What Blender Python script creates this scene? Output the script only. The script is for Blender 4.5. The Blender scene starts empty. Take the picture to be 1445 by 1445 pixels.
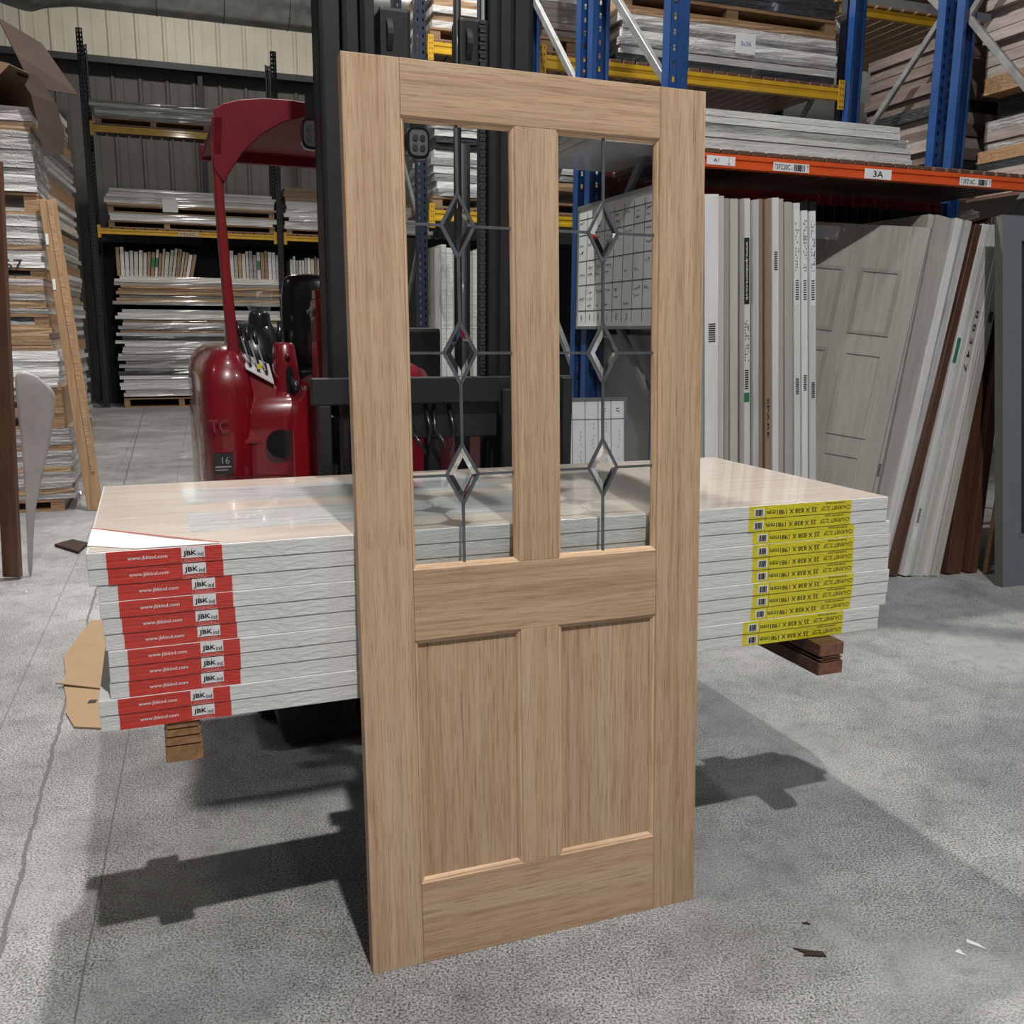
import bpy, bmesh, math, random
from mathutils import Vector, Matrix
random.seed(7)
S = bpy.context.scene
COL = S.collection
PI = math.pi
R = math.radians

# ---------------------------------------------------------------- camera
CAM_H, PITCH, ROLL, FPX = 1.4362, -0.1918, 0.0076, 1313.48
fw = Vector((0, math.cos(PITCH), math.sin(PITCH)))
rt0 = Vector((1, 0, 0)); up0 = rt0.cross(fw)
rt = math.cos(ROLL)*rt0 + math.sin(ROLL)*up0
upv = -math.sin(ROLL)*rt0 + math.cos(ROLL)*up0
cd = bpy.data.cameras.new('camera'); cam = bpy.data.objects.new('camera', cd); COL.objects.link(cam)
Mc = Matrix((rt, upv, -fw)).transposed().to_4x4(); Mc.translation = (0, 0, CAM_H)
cam.matrix_world = Mc
cd.sensor_width = 36; cd.lens = FPX/1445*36; cd.clip_start = .05; cd.clip_end = 100
S.camera = cam

# ---------------------------------------------------------------- world, lights, exposure
W = bpy.data.worlds.new('world'); S.world = W; W.use_nodes = True
W.node_tree.nodes['Background'].inputs[0].default_value = (.90, .94, 1.0, 1)
W.node_tree.nodes['Background'].inputs[1].default_value = .055
S.view_settings.view_transform = 'Standard'; S.view_settings.look = 'None'
S.view_settings.gamma = 1; S.view_settings.use_curve_mapping = False
S.view_settings.exposure = 0.0

class Fr:
    """a horizontal frame: u along, w deeper, z up"""
    def __init__(s, x, y, yaw):
        s.o = Vector((x, y, 0)); s.yaw = yaw
        s.a = Vector((math.cos(yaw), math.sin(yaw), 0)); s.n = Vector((-math.sin(yaw), math.cos(yaw), 0))
    def P(s, u, w, z=0): return s.o + s.a*u + s.n*w + Vector((0, 0, z))
ST = Fr(-.8329, 1.7691, .3701)          # stack of cartons and the truck behind it
DR = Fr(-.3066, 1.8725, .3631)          # oak door
RK = Fr(1.03, 5.0, R(20))               # orange/blue rack on the right
MR = Fr(-.9, 9.5, R(20))                # far navy rack behind the mast
LB = Fr(-7.1, 17.2, R(20))              # far rack on the left
AL = Fr(-3.75, 7.2, R(20))              # near left pile
BL = Fr(-5.22, 10.8, R(16))             # second left pile

def area(name, loc, power, size, col=(1, .97, .93), target=None, sy=None):
    l = bpy.data.lights.new(name, 'AREA'); l.energy = power; l.size = size; l.color = col
    if sy: l.shape = 'RECTANGLE'; l.size_y = sy
    o = bpy.data.objects.new(name, l); COL.objects.link(o); o.location = loc
    if target is not None:
        o.rotation_euler = (Vector(target)-Vector(loc)).to_track_quat('-Z', 'Y').to_euler()
    return o
area('bay_lamp', ST.P(.62, -3.1, 7), 430, .14)
area('bay_lamp', ST.P(1.0, .8, 7), 55, .2)
area('bay_lamp', ST.P(.95, 3.9, 7), 420, .16)
area('bay_lamp', ST.P(-4.2, 1.2, 7), 30, .35, col=(1, .95, .88))
area('bay_lamp', ST.P(4.0, -2.4, 6.5), 70, .25, col=(.90, .95, 1))
area('bay_lamp', LB.P(1.2, -2.6, 9.2), 250, .5, col=(1, .93, .83))
area('bay_lamp', LB.P(5.6, -2.6, 9.2), 150, .5, col=(1, .94, .86))
area('bay_lamp', AL.P(1.6, 1.0, 7.0), 35, .5, col=(1, .93, .84))
area('bay_lamp', MR.P(1.8, -1.6, 7.0), 60, .5, col=(1, .96, .90))
area('bay_lamp', RK.P(1.2, 3.2, 6.6), 20, .5)

# ---------------------------------------------------------------- materials
def srgb(r, g, b):
    f = lambda c: (c/255/12.92) if c/255 <= .04045 else ((c/255+.055)/1.055)**2.4
    return (f(r), f(g), f(b), 1)
class NT:
    def __init__(s, name):
        m = bpy.data.materials.new(name); m.use_nodes = True; s.m = m; s.t = m.node_tree
        s.b = s.t.nodes['Principled BSDF']; s.out = s.t.nodes['Material Output']
    def n(s, typ, **k):
        x = s.t.nodes.new(typ)
        for a, v in k.items():
            if a.startswith('i_'):
                x.inputs[a[2:].replace('_', ' ')].default_value = v
            else: setattr(x, a, v)
        return x
    def l(s, a, b): s.t.links.new(a, b)
    def coords(s, scale, which='Object', rot=(0, 0, 0)):
        tc = s.n('ShaderNodeTexCoord'); mp = s.n('ShaderNodeMapping'); mp.inputs['Scale'].default_value = scale
        mp.inputs['Rotation'].default_value = rot
        s.l(tc.outputs[which], mp.inputs['Vector']); return mp.outputs[0]
    def noise(s, vec, scale=1, detail=4, rough=.55, dist=0):
        x = s.n('ShaderNodeTexNoise'); x.inputs['Scale'].default_value = scale; x.inputs['Detail'].default_value = detail
        x.inputs['Roughness'].default_value = rough; x.inputs['Distortion'].default_value = dist
        s.l(vec, x.inputs['Vector']); return x.outputs['Fac']
    def ramp(s, fac, stops, interp='LINEAR'):
        x = s.n('ShaderNodeValToRGB'); x.color_ramp.interpolation = interp
        e = x.color_ramp.elements
        while len(e) < len(stops): e.new(.5)
        for i, (p, c) in enumerate(stops): e[i].position = p; e[i].color = c
        s.l(fac, x.inputs['Fac']); return x.outputs['Color']
    def mix(s, fac, a, b, typ='MIX'):
        x = s.n('ShaderNodeMix', data_type='RGBA', blend_type=typ)
        for sock, v in ((x.inputs['Factor'], fac), (x.inputs['A'], a), (x.inputs['B'], b)):
            if hasattr(v, 'is_linked'): s.l(v, sock)
            else: sock.default_value = v
        return x.outputs['Result']
    def math(s, op, a, b=0.0):
        x = s.n('ShaderNodeMath', operation=op)
        for i, v in enumerate((a, b)):
            if hasattr(v, 'is_linked'): s.l(v, x.inputs[i])
            else: x.inputs[i].default_value = v
        return x.outputs[0]
    def bump(s, h, strength=.3, dist=.01):
        x = s.n('ShaderNodeBump'); x.inputs['Strength'].default_value = strength; x.inputs['Distance'].default_value = dist
        s.l(h, x.inputs['Height']); s.l(x.outputs[0], s.b.inputs['Normal']); return x
def simple(name, col, rough=.5, metal=0, coat=0, var=.12, nscale=8, bump=0, bscale=30, spec=.5, stretch=(1, 1, 1)):
    N = NT(name); v = N.coords(stretch)
    f = N.noise(v, nscale, 5)
    d = tuple(c*(1-var) for c in col[:3])+(1,); e = tuple(min(1, c*(1+var)) for c in col[:3])+(1,)
    N.l(N.ramp(f, [(.3, d), (.7, e)]), N.b.inputs['Base Color'])
    N.b.inputs['Roughness'].default_value = rough; N.b.inputs['Metallic'].default_value = metal
    N.b.inputs['Coat Weight'].default_value = coat; N.b.inputs['Coat Roughness'].default_value = .08
    N.b.inputs['Specular IOR Level'].default_value = spec
    if bump: N.bump(N.noise(v, bscale, 4), bump, .004)
    return N.m
def oak(name, axis, seed=0, dark=1.0, warm=0):
    N = NT(name)
    s = {'z': (1, 1, .022), 'x': (.022, 1, 1)}[axis]
    v = N.coords(s); tc = N.n('ShaderNodeMapping'); tc.inputs['Location'].default_value = (seed, seed*.7, seed*.3)
    N.l(v, tc.inputs['Vector']); v = tc.outputs[0]
    wide = N.noise(v, 34, 3, .5, .5); fine = N.noise(v, 170, 3, .6); pore = N.noise(v, 520, 2, .5)
    c = N.ramp(wide, [(.28, (.50*dark, .335*dark, .208*dark, 1)), (.5, (.60*dark, .415*dark, .268*dark, 1)), (.72, ((.64+warm)*dark, (.475+warm*.4)*dark, .325*dark, 1))])
    c = N.mix(.6, c, N.ramp(fine, [(.3, (.66, .60, .56, 1)), (.5, (1, 1, 1, 1)), (.8, (1.12, 1.1, 1.05, 1))]), 'MULTIPLY')
    c = N.mix(.6, c, N.ramp(pore, [(.36, (.55, .45, .38, 1)), (.46, (1, 1, 1, 1))]), 'MULTIPLY')
    N.l(c, N.b.inputs['Base Color']); N.b.inputs['Roughness'].default_value = .55
    N.b.inputs['Specular IOR Level'].default_value = .3
    N.bump(fine, .12, .001); return N.m
M = {}
M['oak_z'] = oak('oak_vertical_grain', 'z'); M['oak_z2'] = oak('oak_vertical_grain_two', 'z', 3.3, .94); M['oak_x'] = oak('oak_horizontal_grain', 'x', 1.7, .97)
M['oak_panel'] = oak('oak_panel_veneer', 'z', 7.1, .93)
M['bead_v'] = oak('oak_bead_vertical', 'z', 5.0, 1.12, .06); M['bead_h'] = oak('oak_bead_horizontal', 'x', 6.0, 1.18, .08)
M['lead'] = simple('lead_came', (.22, .23, .25, 1), .38, .7, var=.2, nscale=40)

def glass_pane(name, tint=(.93, .95, .95, 1), refl=.9):
    N = NT(name); N.t.nodes.remove(N.b)
    tr = N.n('ShaderNodeBsdfTransparent'); tr.inputs[0].default_value = tint
    gl = N.n('ShaderNodeBsdfGlossy'); gl.inputs['Roughness'].default_value = .01
    fr = N.n('ShaderNodeFresnel'); fr.inputs[0].default_value = 1.5
    m = N.n('ShaderNodeMixShader'); ge = N.n('ShaderNodeNewGeometry'); N.l(N.math('MULTIPLY', N.math('MULTIPLY', fr.outputs[0], refl), N.math('SUBTRACT', 1.0, ge.outputs['Backfacing'])), m.inputs[0]); N.l(tr.outputs[0], m.inputs[1]); N.l(gl.outputs[0], m.inputs[2])
    N.l(m.outputs[0], N.out.inputs[0]); return N.m
M['glass'] = glass_pane('clear_glass')
N = NT('bevelled_glass'); N.b.inputs['Transmission Weight'].default_value = 1; N.b.inputs['Roughness'].default_value = 0; N.b.inputs['IOR'].default_value = 1.5
N.b.inputs['Base Color'].default_value = (.97, .98, .98, 1); M['bevel'] = N.m

def wrapped(name, col, streak=.35, coat=.8, bump=.5, sc=(2, 2, 30), seed=0, lighten=.0, crease=(9, 9, 40)):
    """film-wrapped board: base colour with stretched creases; pale streaks paint highlights on film"""
    N = NT(name); v = N.coords(sc); v2 = N.coords(crease)
    f = N.noise(v, 1.6, 5, .6, .5)
    d = tuple(c*(1-streak) for c in col[:3])+(1,); e = tuple(min(.95, c*(1+streak*.4)+lighten) for c in col[:3])+(1,)
    oi = N.n('ShaderNodeObjectInfo')
    c = N.ramp(f, [(.32, d), (.6, e)])
    c = N.mix(1, c, N.ramp(oi.outputs['Random'], [(0, (.72, .71, .70, 1)), (1, (1, 1, 1, 1))]), 'MULTIPLY')
    N.l(c, N.b.inputs['Base Color']); N.b.inputs['Roughness'].default_value = .45
    N.b.inputs['Coat Weight'].default_value = coat; N.b.inputs['Coat Roughness'].default_value = .12
    N.bump(N.noise(v2, 1.3, 4, .6, 1.0), bump, .02)
    return N.m
M['w_white'] = wrapped('film_wrapped_white', (.82, .815, .80, 1), .20)
M['w_silver'] = wrapped('film_wrapped_silver', (.46, .455, .45, 1), .5, 1, .9)
M['w_cream'] = wrapped('film_wrapped_cream', (.62, .58, .50, 1), .22)
M['w_card'] = wrapped('cardboard_sleeve', (.33, .22, .13, 1), .25, 0, .2)
M['w_oak'] = wrapped('film_wrapped_oak', (.45, .29, .16, 1), .3, .6, .4)
M['w_dark'] = wrapped('film_wrapped_black', (.03, .032, .037, 1), .4, 1, .8)
M['w_purple'] = wrapped('film_wrapped_primed', (.50, .46, .47, 1), .35, .8)
M['w_brown_shaded'] = wrapped('film_wrapped_brown_shaded', (.21, .165, .145, 1), .3, .2, .2)  # darkened wrap: shade on the upper right pile put into the colour
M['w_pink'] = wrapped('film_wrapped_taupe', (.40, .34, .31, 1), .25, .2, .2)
for _a, _b, _c, _s in (('v_white', 'upright_white_film', (.84, .84, .835, 1), .10), ('v_cream', 'upright_cream', (.62, .60, .54, 1), .10), ('v_silver', 'upright_film_silver', (.58, .585, .58, 1), .30), ('v_card', 'upright_cardboard', (.34, .24, .16, 1), .15), ('v_pink', 'upright_taupe', (.50, .46, .42, 1), .12), ('v_grey', 'upright_shaded_grey', (.47, .46, .44, 1), .12)):
    M[_a] = wrapped(_b, _c, _s, .6, .22, (14, 14, 1.0), crease=(26, 26, 2.5))
# carton of the main stack
N = NT('white_card'); v = N.coords((6, 6, 60)); f = N.noise(v, 1.2, 4, .6, .6)
N.l(N.ramp(f, [(.3, (.68, .68, .675, 1)), (.65, (.79, .79, .785, 1))]), N.b.inputs['Base Color']); N.b.inputs['Roughness'].default_value = .5
N.b.inputs['Coat Weight'].default_value = .7; N.b.inputs['Coat Roughness'].default_value = .1; N.bump(N.noise(N.coords((14, 14, 70)), 1.4, 4, .6, 1.5), .35, .008); M['carton'] = N.m
def film_label(name, col):
    N = NT(name); v = N.coords((14, 14, 70)); N.b.inputs['Base Color'].default_value = col
    N.b.inputs['Roughness'].default_value = .4; N.b.inputs['Coat Weight'].default_value = .7; N.b.inputs['Coat Roughness'].default_value = .1
    N.bump(N.noise(v, 1.4, 4, .6, 1.5), .5, .008); return N.m
M['red_label'] = film_label('red_label', (.62, .035, .022, 1)); M['yellow_label'] = film_label('yellow_label', (.74, .66, .015, 1))
M['white_ink'] = simple('white_print', (.82, .82, .82, 1), .5, var=.02); M['black_ink'] = simple('black_print', (.02, .02, .02, 1), .5, var=.02)
M['red_ink'] = simple('pale_red_print', (.75, .35, .33, 1), .5, var=.02)
M['paper'] = simple('white_paper', (.80, .80, .80, 1), .55, coat=.5, var=.05, bump=.4, bscale=6)
M['green'] = simple('green_print', (.03, .20, .08, 1), .5)
M['bluep'] = simple('blue_print', (.04, .14, .38, 1), .5)
# top of the stack: oak door seen through stretched film
N = NT('oak_through_film'); v = N.coords((3, 60, 3)); f = N.noise(v, 1.2, 5, .6, .3)
c = N.ramp(f, [(.3, (.56, .45, .365, 1)), (.6, (.70, .61, .535, 1))])
N.l(c, N.b.inputs['Base Color']); N.b.inputs['Roughness'].default_value = .4; N.b.inputs['Coat Weight'].default_value = 1; N.b.inputs['Coat Roughness'].default_value = .06
N.bump(N.noise(N.coords((5, 45, 5)), 1.3, 5, .6, 1.2), .35, .01); M['film_oak'] = N.m
N = NT('glass_through_film'); v = N.coords((3, 40, 3)); f = N.noise(v, 1.6, 5, .6, .8)
c = N.ramp(f, [(.3, (.42, .435, .44, 1)), (.62, (.68, .68, .67, 1))])
N.l(c, N.b.inputs['Base Color']); N.b.inputs['Roughness'].default_value = .3; N.b.inputs['Coat Weight'].default_value = 1; N.b.inputs['Coat Roughness'].default_value = .05
N.bump(N.noise(N.coords((7, 40, 5)), 1.3, 5, .6, 1.5), .5, .01); M['film_glass'] = N.m

M['timber'] = wrapped('rough_timber', (.38, .23, .12, 1), .35, 0, .3, (2, 30, 30))
M['timber_dk'] = wrapped('stained_timber', (.13, .065, .04, 1), .35, 0, .3, (2, 30, 30))
M['slat'] = wrapped('deck_timber', (.17, .09, .06, 1), .4, 0, .3, (20, 2, 20))
M['endgrain'] = simple('timber_end_grain', (.30, .16, .07, 1), .8, var=.35, nscale=60, bump=.5)
M['endgrain_dk'] = simple('timber_end_grain_red', (.20, .09, .05, 1), .8, var=.35, nscale=60, bump=.5)
M['orange'] = simple('orange_paint', (.72, .10, .02, 1), .4, coat=.3, var=.08)
M['orange_shaded'] = simple('orange_paint_shaded', (.30, .02, .015, 1), .5, var=.15)  # rear orange beam: its shade painted as dull red
M['yellow'] = simple('yellow_paint', (.62, .36, .015, 1), .45, coat=.2, var=.12)
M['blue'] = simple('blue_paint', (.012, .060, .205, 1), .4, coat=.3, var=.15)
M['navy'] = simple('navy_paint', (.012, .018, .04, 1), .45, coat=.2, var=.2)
M['blackpaint'] = simple('black_paint', (.010, .010, .012, 1), .55, coat=.05, var=.3, nscale=12)
M['blackplastic'] = simple('black_plastic', (.010, .010, .012, 1), .3, coat=.6, var=.2)
M['vinyl'] = simple('black_vinyl', (.012, .013, .018, 1), .25, coat=.6, var=.2, bump=.5, bscale=5)
M['greyplastic'] = simple('grey_plastic', (.16, .16, .155, 1), .4, var=.1)
M['galv'] = simple('galvanised_steel', (.24, .245, .245, 1), .55, .5, var=.25, nscale=10)
M['duct'] = simple('galvanised_duct', (.50, .53, .53, 1), .32, .8, var=.25, nscale=5, bump=.2, bscale=10)
M['chrome'] = simple('bright_metal', (.7, .7, .7, 1), .2, 1, var=.05)
N = NT('red_truck_paint'); v = N.coords((1, 1, 1)); f = N.noise(v, 6, 6, .7); g = N.noise(v, 2.0, 2)
c = N.ramp(g, [(.3, (.15, .002, .008, 1)), (.7, (.24, .003, .011, 1))])
c = N.mix(N.ramp(f, [(.66, (0, 0, 0, 1)), (.74, (.6, .6, .6, 1))]), c, (.22, .07, .07, 1))
N.l(c, N.b.inputs['Base Color']); N.b.inputs['Roughness'].default_value = .3; N.b.inputs['Coat Weight'].default_value = .7; N.b.inputs['Coat Roughness'].default_value = .06
M['red'] = N.m
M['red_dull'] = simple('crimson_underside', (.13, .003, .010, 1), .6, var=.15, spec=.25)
M['card'] = simple('cardboard', (.36, .245, .14, 1), .85, var=.06, nscale=5)
M['card_dk'] = simple('dark_cardboard', (.042, .024, .017, 1), .85, var=.15, nscale=4)
M['card_mid'] = simple('brown_cardboard', (.13, .078, .042, 1), .85, var=.2, nscale=4, bump=.4, bscale=6)
M['whiteboard'] = simple('whiteboard_white', (.78, .78, .77, 1), .3, var=.05, coat=.3)
M['alu'] = simple('aluminium_trim', (.45, .45, .45, 1), .35, .8)
M['slate'] = simple('slate_grey_paint', (.16, .175, .20, 1), .5, var=.05)
M['slate_dk'] = simple('grey_green_paint', (.115, .12, .115, 1), .55, var=.05)
M['foam'] = simple('grey_panel', (.33, .32, .31, 1), .5, var=.1)
M['boardred'] = wrapped('brown_veneer', (.13, .06, .035, 1), .3, .2, .2, (20, 20, 2), crease=(26, 26, 2))
M['boardoak'] = wrapped('oak_lining_board', (.42, .26, .14, 1), .25, .1, .1, (30, 30, 1.2))
M['greyface'] = wrapped('film_wrapped_grey_door', (.46, .44, .40, 1), .14, .7, .35, (9, 9, .9), crease=(16, 16, 2.0))
def film(name, op):
    N = NT(name); N.t.nodes.remove(N.b)
    tr = N.n('ShaderNodeBsdfTransparent'); gl = N.n('ShaderNodeBsdfGlossy'); gl.inputs['Roughness'].default_value = .12
    df = N.n('ShaderNodeBsdfDiffuse'); df.inputs[0].default_value = (.7, .7, .7, 1)
    m = N.n('ShaderNodeMixShader'); m.inputs[0].default_value = .5; N.l(gl.outputs[0], m.inputs[1]); N.l(df.outputs[0], m.inputs[2])
    k = N.n('ShaderNodeMixShader'); lw = N.n('ShaderNodeLayerWeight'); lw.inputs[0].default_value = .35
    N.l(N.math('MULTIPLY', N.math('ADD', N.math('POWER', lw.outputs['Facing'], 2.0), .08), op), k.inputs[0])
    N.l(tr.outputs[0], k.inputs[1]); N.l(m.outputs[0], k.inputs[2]); N.l(k.outputs[0], N.out.inputs[0]); return N.m
M['film'] = film('crumpled_clear_film', .8)

# ---------------------------------------------------------------- mesh builder
class MB:
    def __init__(s, off=(0, 0, 0)): s.bm = bmesh.new(); s.off = Vector(off); s.mi = 0
    def _add(s, vs, fs):
        b = [s.bm.verts.new(Vector(v)-s.off) for v in vs]
        out = []
        for f in fs:
            try: F = s.bm.faces.new([b[i] for i in f]); F.material_index = s.mi; out.append(F)
            except ValueError: pass
        return out
    def box(s, x0, x1, y0, y1, z0, z1, mat=None, taper=None):
        vs = [(x, y, z) for z in (z0, z1) for y in (y0, y1) for x in (x0, x1)]
        if mat is not None: vs = [mat @ Vector(v) for v in vs]
        s._add(vs, [(0, 2, 3, 1), (4, 5, 7, 6), (0, 1, 5, 4), (2, 6, 7, 3), (0, 4, 6, 2), (1, 3, 7, 5)]); return s
    def prism(s, pts, d, axis='y', y0=0):
        """polygon (a,b) extruded: axis y -> (a, y, b); axis z -> (a, b, z)"""
        n = len(pts)
        mk = (lambda a, b, t: (a, t, b)) if axis == 'y' else ((lambda a, b, t: (a, b, t)) if axis == 'z' else (lambda a, b, t: (t, a, b)))
        vs = [mk(a, b, y0) for a, b in pts]+[mk(a, b, y0+d) for a, b in pts]
        s._add(vs, [tuple(range(n)), tuple(range(2*n-1, n-1, -1))]+[(i, i+n, (i+1) % n+n, (i+1) % n) for i in range(n)])
        return s
    def bar(s, p, q, w, h, upd=(0, 0, 1)):
        p, q = Vector(p), Vector(q); d = (q-p); L = d.length; d.normalize()
        x = d.cross(Vector(upd))
        if x.length < 1e-4: x = d.cross(Vector((1, 0, 0)))
        x.normalize(); y = x.cross(d)
        vs = []
        for t in (p, q):
            for a, b in ((-1, -1), (1, -1), (1, 1), (-1, 1)): vs.append(t+x*a*w/2+y*b*h/2)
        s._add(vs, [(3, 2, 1, 0), (4, 5, 6, 7), (0, 1, 5, 4), (1, 2, 6, 5), (2, 3, 7, 6), (3, 0, 4, 7)]); return s
    def tube(s, pts, r, n=10, close=True):
        pts = [Vector(p) for p in pts]; rings = []
        rr = r if isinstance(r, (list, tuple)) else [r]*len(pts)
        ref = Vector((.3, .5, .81)).normalized()
        for i, p in enumerate(pts):
            d = (pts[min(i+1, len(pts)-1)]-pts[max(i-1, 0)])
            if d.length < 1e-6: d = Vector((0, 0, 1))
            d.normalize(); x = d.cross(ref)
            if x.length < .05: x = d.cross(Vector((1, 0, 0)))
            x.normalize(); y = d.cross(x)
            rings.append([p+(x*math.cos(2*PI*k/n)+y*math.sin(2*PI*k/n))*rr[i] for k in range(n)])
        s.loft(rings, close); return s
    def loft(s, rings, caps=True):
        n = len(rings[0]); vs = [v for r in rings for v in r]
        fs = [(i*n+k, i*n+(k+1) % n, (i+1)*n+(k+1) % n, (i+1)*n+k) for i in range(len(rings)-1) for k in range(n)]
        if caps: fs += [tuple(range(n-1, -1, -1)), tuple((len(rings)-1)*n+k for k in range(n))]
        s._add(vs, fs); return s
    def quad(s, *p): s._add(p, [tuple(range(len(p)))]); return s
    def build(s, name, mats, parent=None, bevel=0, smooth=False, seg=2, subdiv=0):
        if not isinstance(mats, (list, tuple)): mats = [mats]
        bmesh.ops.recalc_face_normals(s.bm, faces=s.bm.faces)
        if bevel: bmesh.ops.bevel(s.bm, geom=list(s.bm.edges), offset=bevel, segments=seg, affect='EDGES', profile=.6, clamp_overlap=True)
        me = bpy.data.meshes.new(name); s.bm.to_mesh(me); s.bm.free()
        for m in mats: me.materials.append(m)
        if smooth:
            for p in me.polygons: p.use_smooth = True
        o = bpy.data.objects.new(name, me); COL.objects.link(o)
        if parent: o.parent = parent
        if subdiv:
            md = o.modifiers.new('s', 'SUBSURF'); md.levels = subdiv; md.render_levels = subdiv
        return o
def ring(cx, cy, z, rx, ry, n=24, p=3.5):
    out = []
    for k in range(n):
        t = 2*PI*k/n; c, q = math.cos(t), math.sin(t)
        out.append((cx+rx*math.copysign(abs(c)**(2/p), c), cy+ry*math.copysign(abs(q)**(2/p), q), z))
    return out

def tag(o, label, cat, group=None, kind=None):
    o['label'] = label
    if cat: o['category'] = cat
    if group: o['group'] = group
    if kind or cat: o['kind'] = kind or 'thing'
    return o
def thing(name, label, cat, fr, u, w, z, group=None, rot=None):
    o = bpy.data.objects.new(name, None); COL.objects.link(o); o.empty_display_size = .1
    o.matrix_world = Matrix.Translation(fr.P(u, w, z)) @ Matrix.Rotation(fr.yaw, 4, 'Z') @ (rot or Matrix.Identity(4))
    return tag(o, label, cat, group)
def put(o, fr, u, w, z, rot=None):
    o.matrix_world = Matrix.Translation(fr.P(u, w, z)) @ Matrix.Rotation(fr.yaw, 4, 'Z') @ (rot or Matrix.Identity(4)); return o
def struct(o): o['kind'] = 'structure'; return o
def copy_tree(o, parent=None):
    c = o.copy(); COL.objects.link(c); c.parent = parent
    for ch in list(o.children):
        copy_tree(ch, c)
    return c
_ten = ['', '', 'twenty', 'thirty', 'forty', 'fifty', 'sixty', 'seventy', 'eighty', 'ninety']
_one = ['', 'first', 'second', 'third', 'fourth', 'fifth', 'sixth', 'seventh', 'eighth', 'ninth']
ORD = ['topmost'] + _one[2:] + ['tenth', 'eleventh', 'twelfth', 'thirteenth', 'fourteenth', 'fifteenth', 'sixteenth', 'seventeenth', 'eighteenth', 'nineteenth']
for _t in range(2, 10): ORD += [{2: 'twentieth', 3: 'thirtieth', 4: 'fortieth', 5: 'fiftieth', 6: 'sixtieth', 7: 'seventieth', 8: 'eightieth', 9: 'ninetieth'}[_t]] + [_ten[_t]+'-'+o for o in _one[1:]]


_txt = {}
def text_mesh(s, w, h, bold=0.0, shear=0):
    """mesh of lettering fitted into w x h, centred on the origin, lying in XY"""
    key = (s, round(w, 4), round(h, 4), bold)
    if key in _txt: return _txt[key]
    c = bpy.data.curves.new('lettering', 'FONT'); c.body = s; c.align_x = 'CENTER'; c.offset = bold; c.resolution_u = 3; c.shear = shear
    o = bpy.data.objects.new('lettering', c); COL.objects.link(o); bpy.context.view_layer.update()
    me = bpy.data.meshes.new_from_object(o.evaluated_get(bpy.context.evaluated_depsgraph_get()))
    bpy.data.objects.remove(o); bpy.data.curves.remove(c)
    xs = [v.co.x for v in me.vertices]; ys = [v.co.y for v in me.vertices]
    x0, x1, y0, y1 = min(xs), max(xs), min(ys), max(ys)
    for v in me.vertices:
        v.co.x = (v.co.x-(x0+x1)/2)*w/(x1-x0); v.co.y = (v.co.y-(y0+y1)/2)*h/(y1-y0)
    _txt[key] = me; return me
FRONT = Matrix.Rotation(PI/2, 4, 'X')
def letter(s, w, h, mat, parent, loc, rz=0, base=FRONT, bold=0.0, name='lettering'):
    me = text_mesh(s, w, h, bold)
    if not me.materials: me.materials.append(mat)
    elif me.materials[0] != mat: me = me.copy(); me.materials[0] = mat
    o = bpy.data.objects.new(name, me); COL.objects.link(o); o.parent = parent
    o.matrix_local = Matrix.Translation(loc) @ base @ Matrix.Rotation(rz, 4, 'Z'); return o
def barcode(mb, x0, x1, z0, z1, y, seed=1, n=14):
    r = random.Random(seed); x = x0; w = (x1-x0)/n
    for i in range(n):
        ww = w*r.choice((.35, .6, .85)); mb.box(x, x+ww, y-.0004, y, z0, z1); x += w

# ================================================================ SETTING
# floor
N = NT('worn_concrete'); tc = N.n('ShaderNodeTexCoord'); obj = tc.outputs['Object']
n1 = N.noise(obj, .55, 6, .6, .3); n2 = N.noise(obj, 3.2, 6, .65, .4); sp = N.noise(obj, 170, 5, .8); n4 = N.noise(obj, 14, 5, .6)
base = N.ramp(n1, [(.34, (.22, .22, .222, 1)), (.48, (.32, .32, .32, 1)), (.63, (.45, .45, .447, 1))])
base = N.mix(.55, base, N.ramp(n2, [(.3, (.55, .55, .55, 1)), (.55, (1, 1, 1, 1)), (.75, (1.2, 1.2, 1.2, 1))]), 'MULTIPLY')
base = N.mix(.5, base, N.ramp(n4, [(.32, (.55, .55, .54, 1)), (.5, (1, 1, 1, 1))]), 'MULTIPLY')
speck = N.ramp(sp, [(.43, (.20, .20, .20, 1)), (.49, (.90, .90, .90, 1)), (.57, (1.55, 1.55, 1.55, 1))])
mask = N.ramp(N.noise(obj, .9, 4, .6, .5), [(.36, (.35, .35, .35, 1)), (.50, (1, 1, 1, 1))])
base = N.mix(mask, base, N.mix(1, base, speck, 'MULTIPLY'))
sep = N.n('ShaderNodeSeparateXYZ'); N.l(obj, sep.inputs[0])
wob = N.math('MULTIPLY', N.math('SUBTRACT', N.noise(obj, 9, 3), .5), .03)
def crack(p, q, wd, wobk, dark):
    global base
    p, q = Vector(p), Vector(q); d = (q-p).normalized(); nx, ny = -d.y, d.x; cc = nx*p.x+ny*p.y
    dist = N.math('ADD', N.math('MULTIPLY', sep.outputs[0], nx), N.math('MULTIPLY', sep.outputs[1], ny))
    dist = N.math('ADD', N.math('SUBTRACT', dist, cc), N.math('MULTIPLY', wob, wobk))
    k = N.math('LESS_THAN', N.math('ABSOLUTE', dist), wd)
    base = N.mix(N.math('MULTIPLY', k, dark), base, (.09, .088, .085, 1))
crack((-1.387, 3.176), (-.912, 1.714), .0022, .3, .75)
crack((-1.69, 3.297), (-1.196, 1.951), .006, 1.0, .7)
crack((-4, 6.3), (-1.5, 6.45), .004, .8, .5)
crack((-2.916, 6.2), (-1.9, 3.29), .003, .5, .5)
N.l(base, N.b.inputs['Base Color'])
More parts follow.
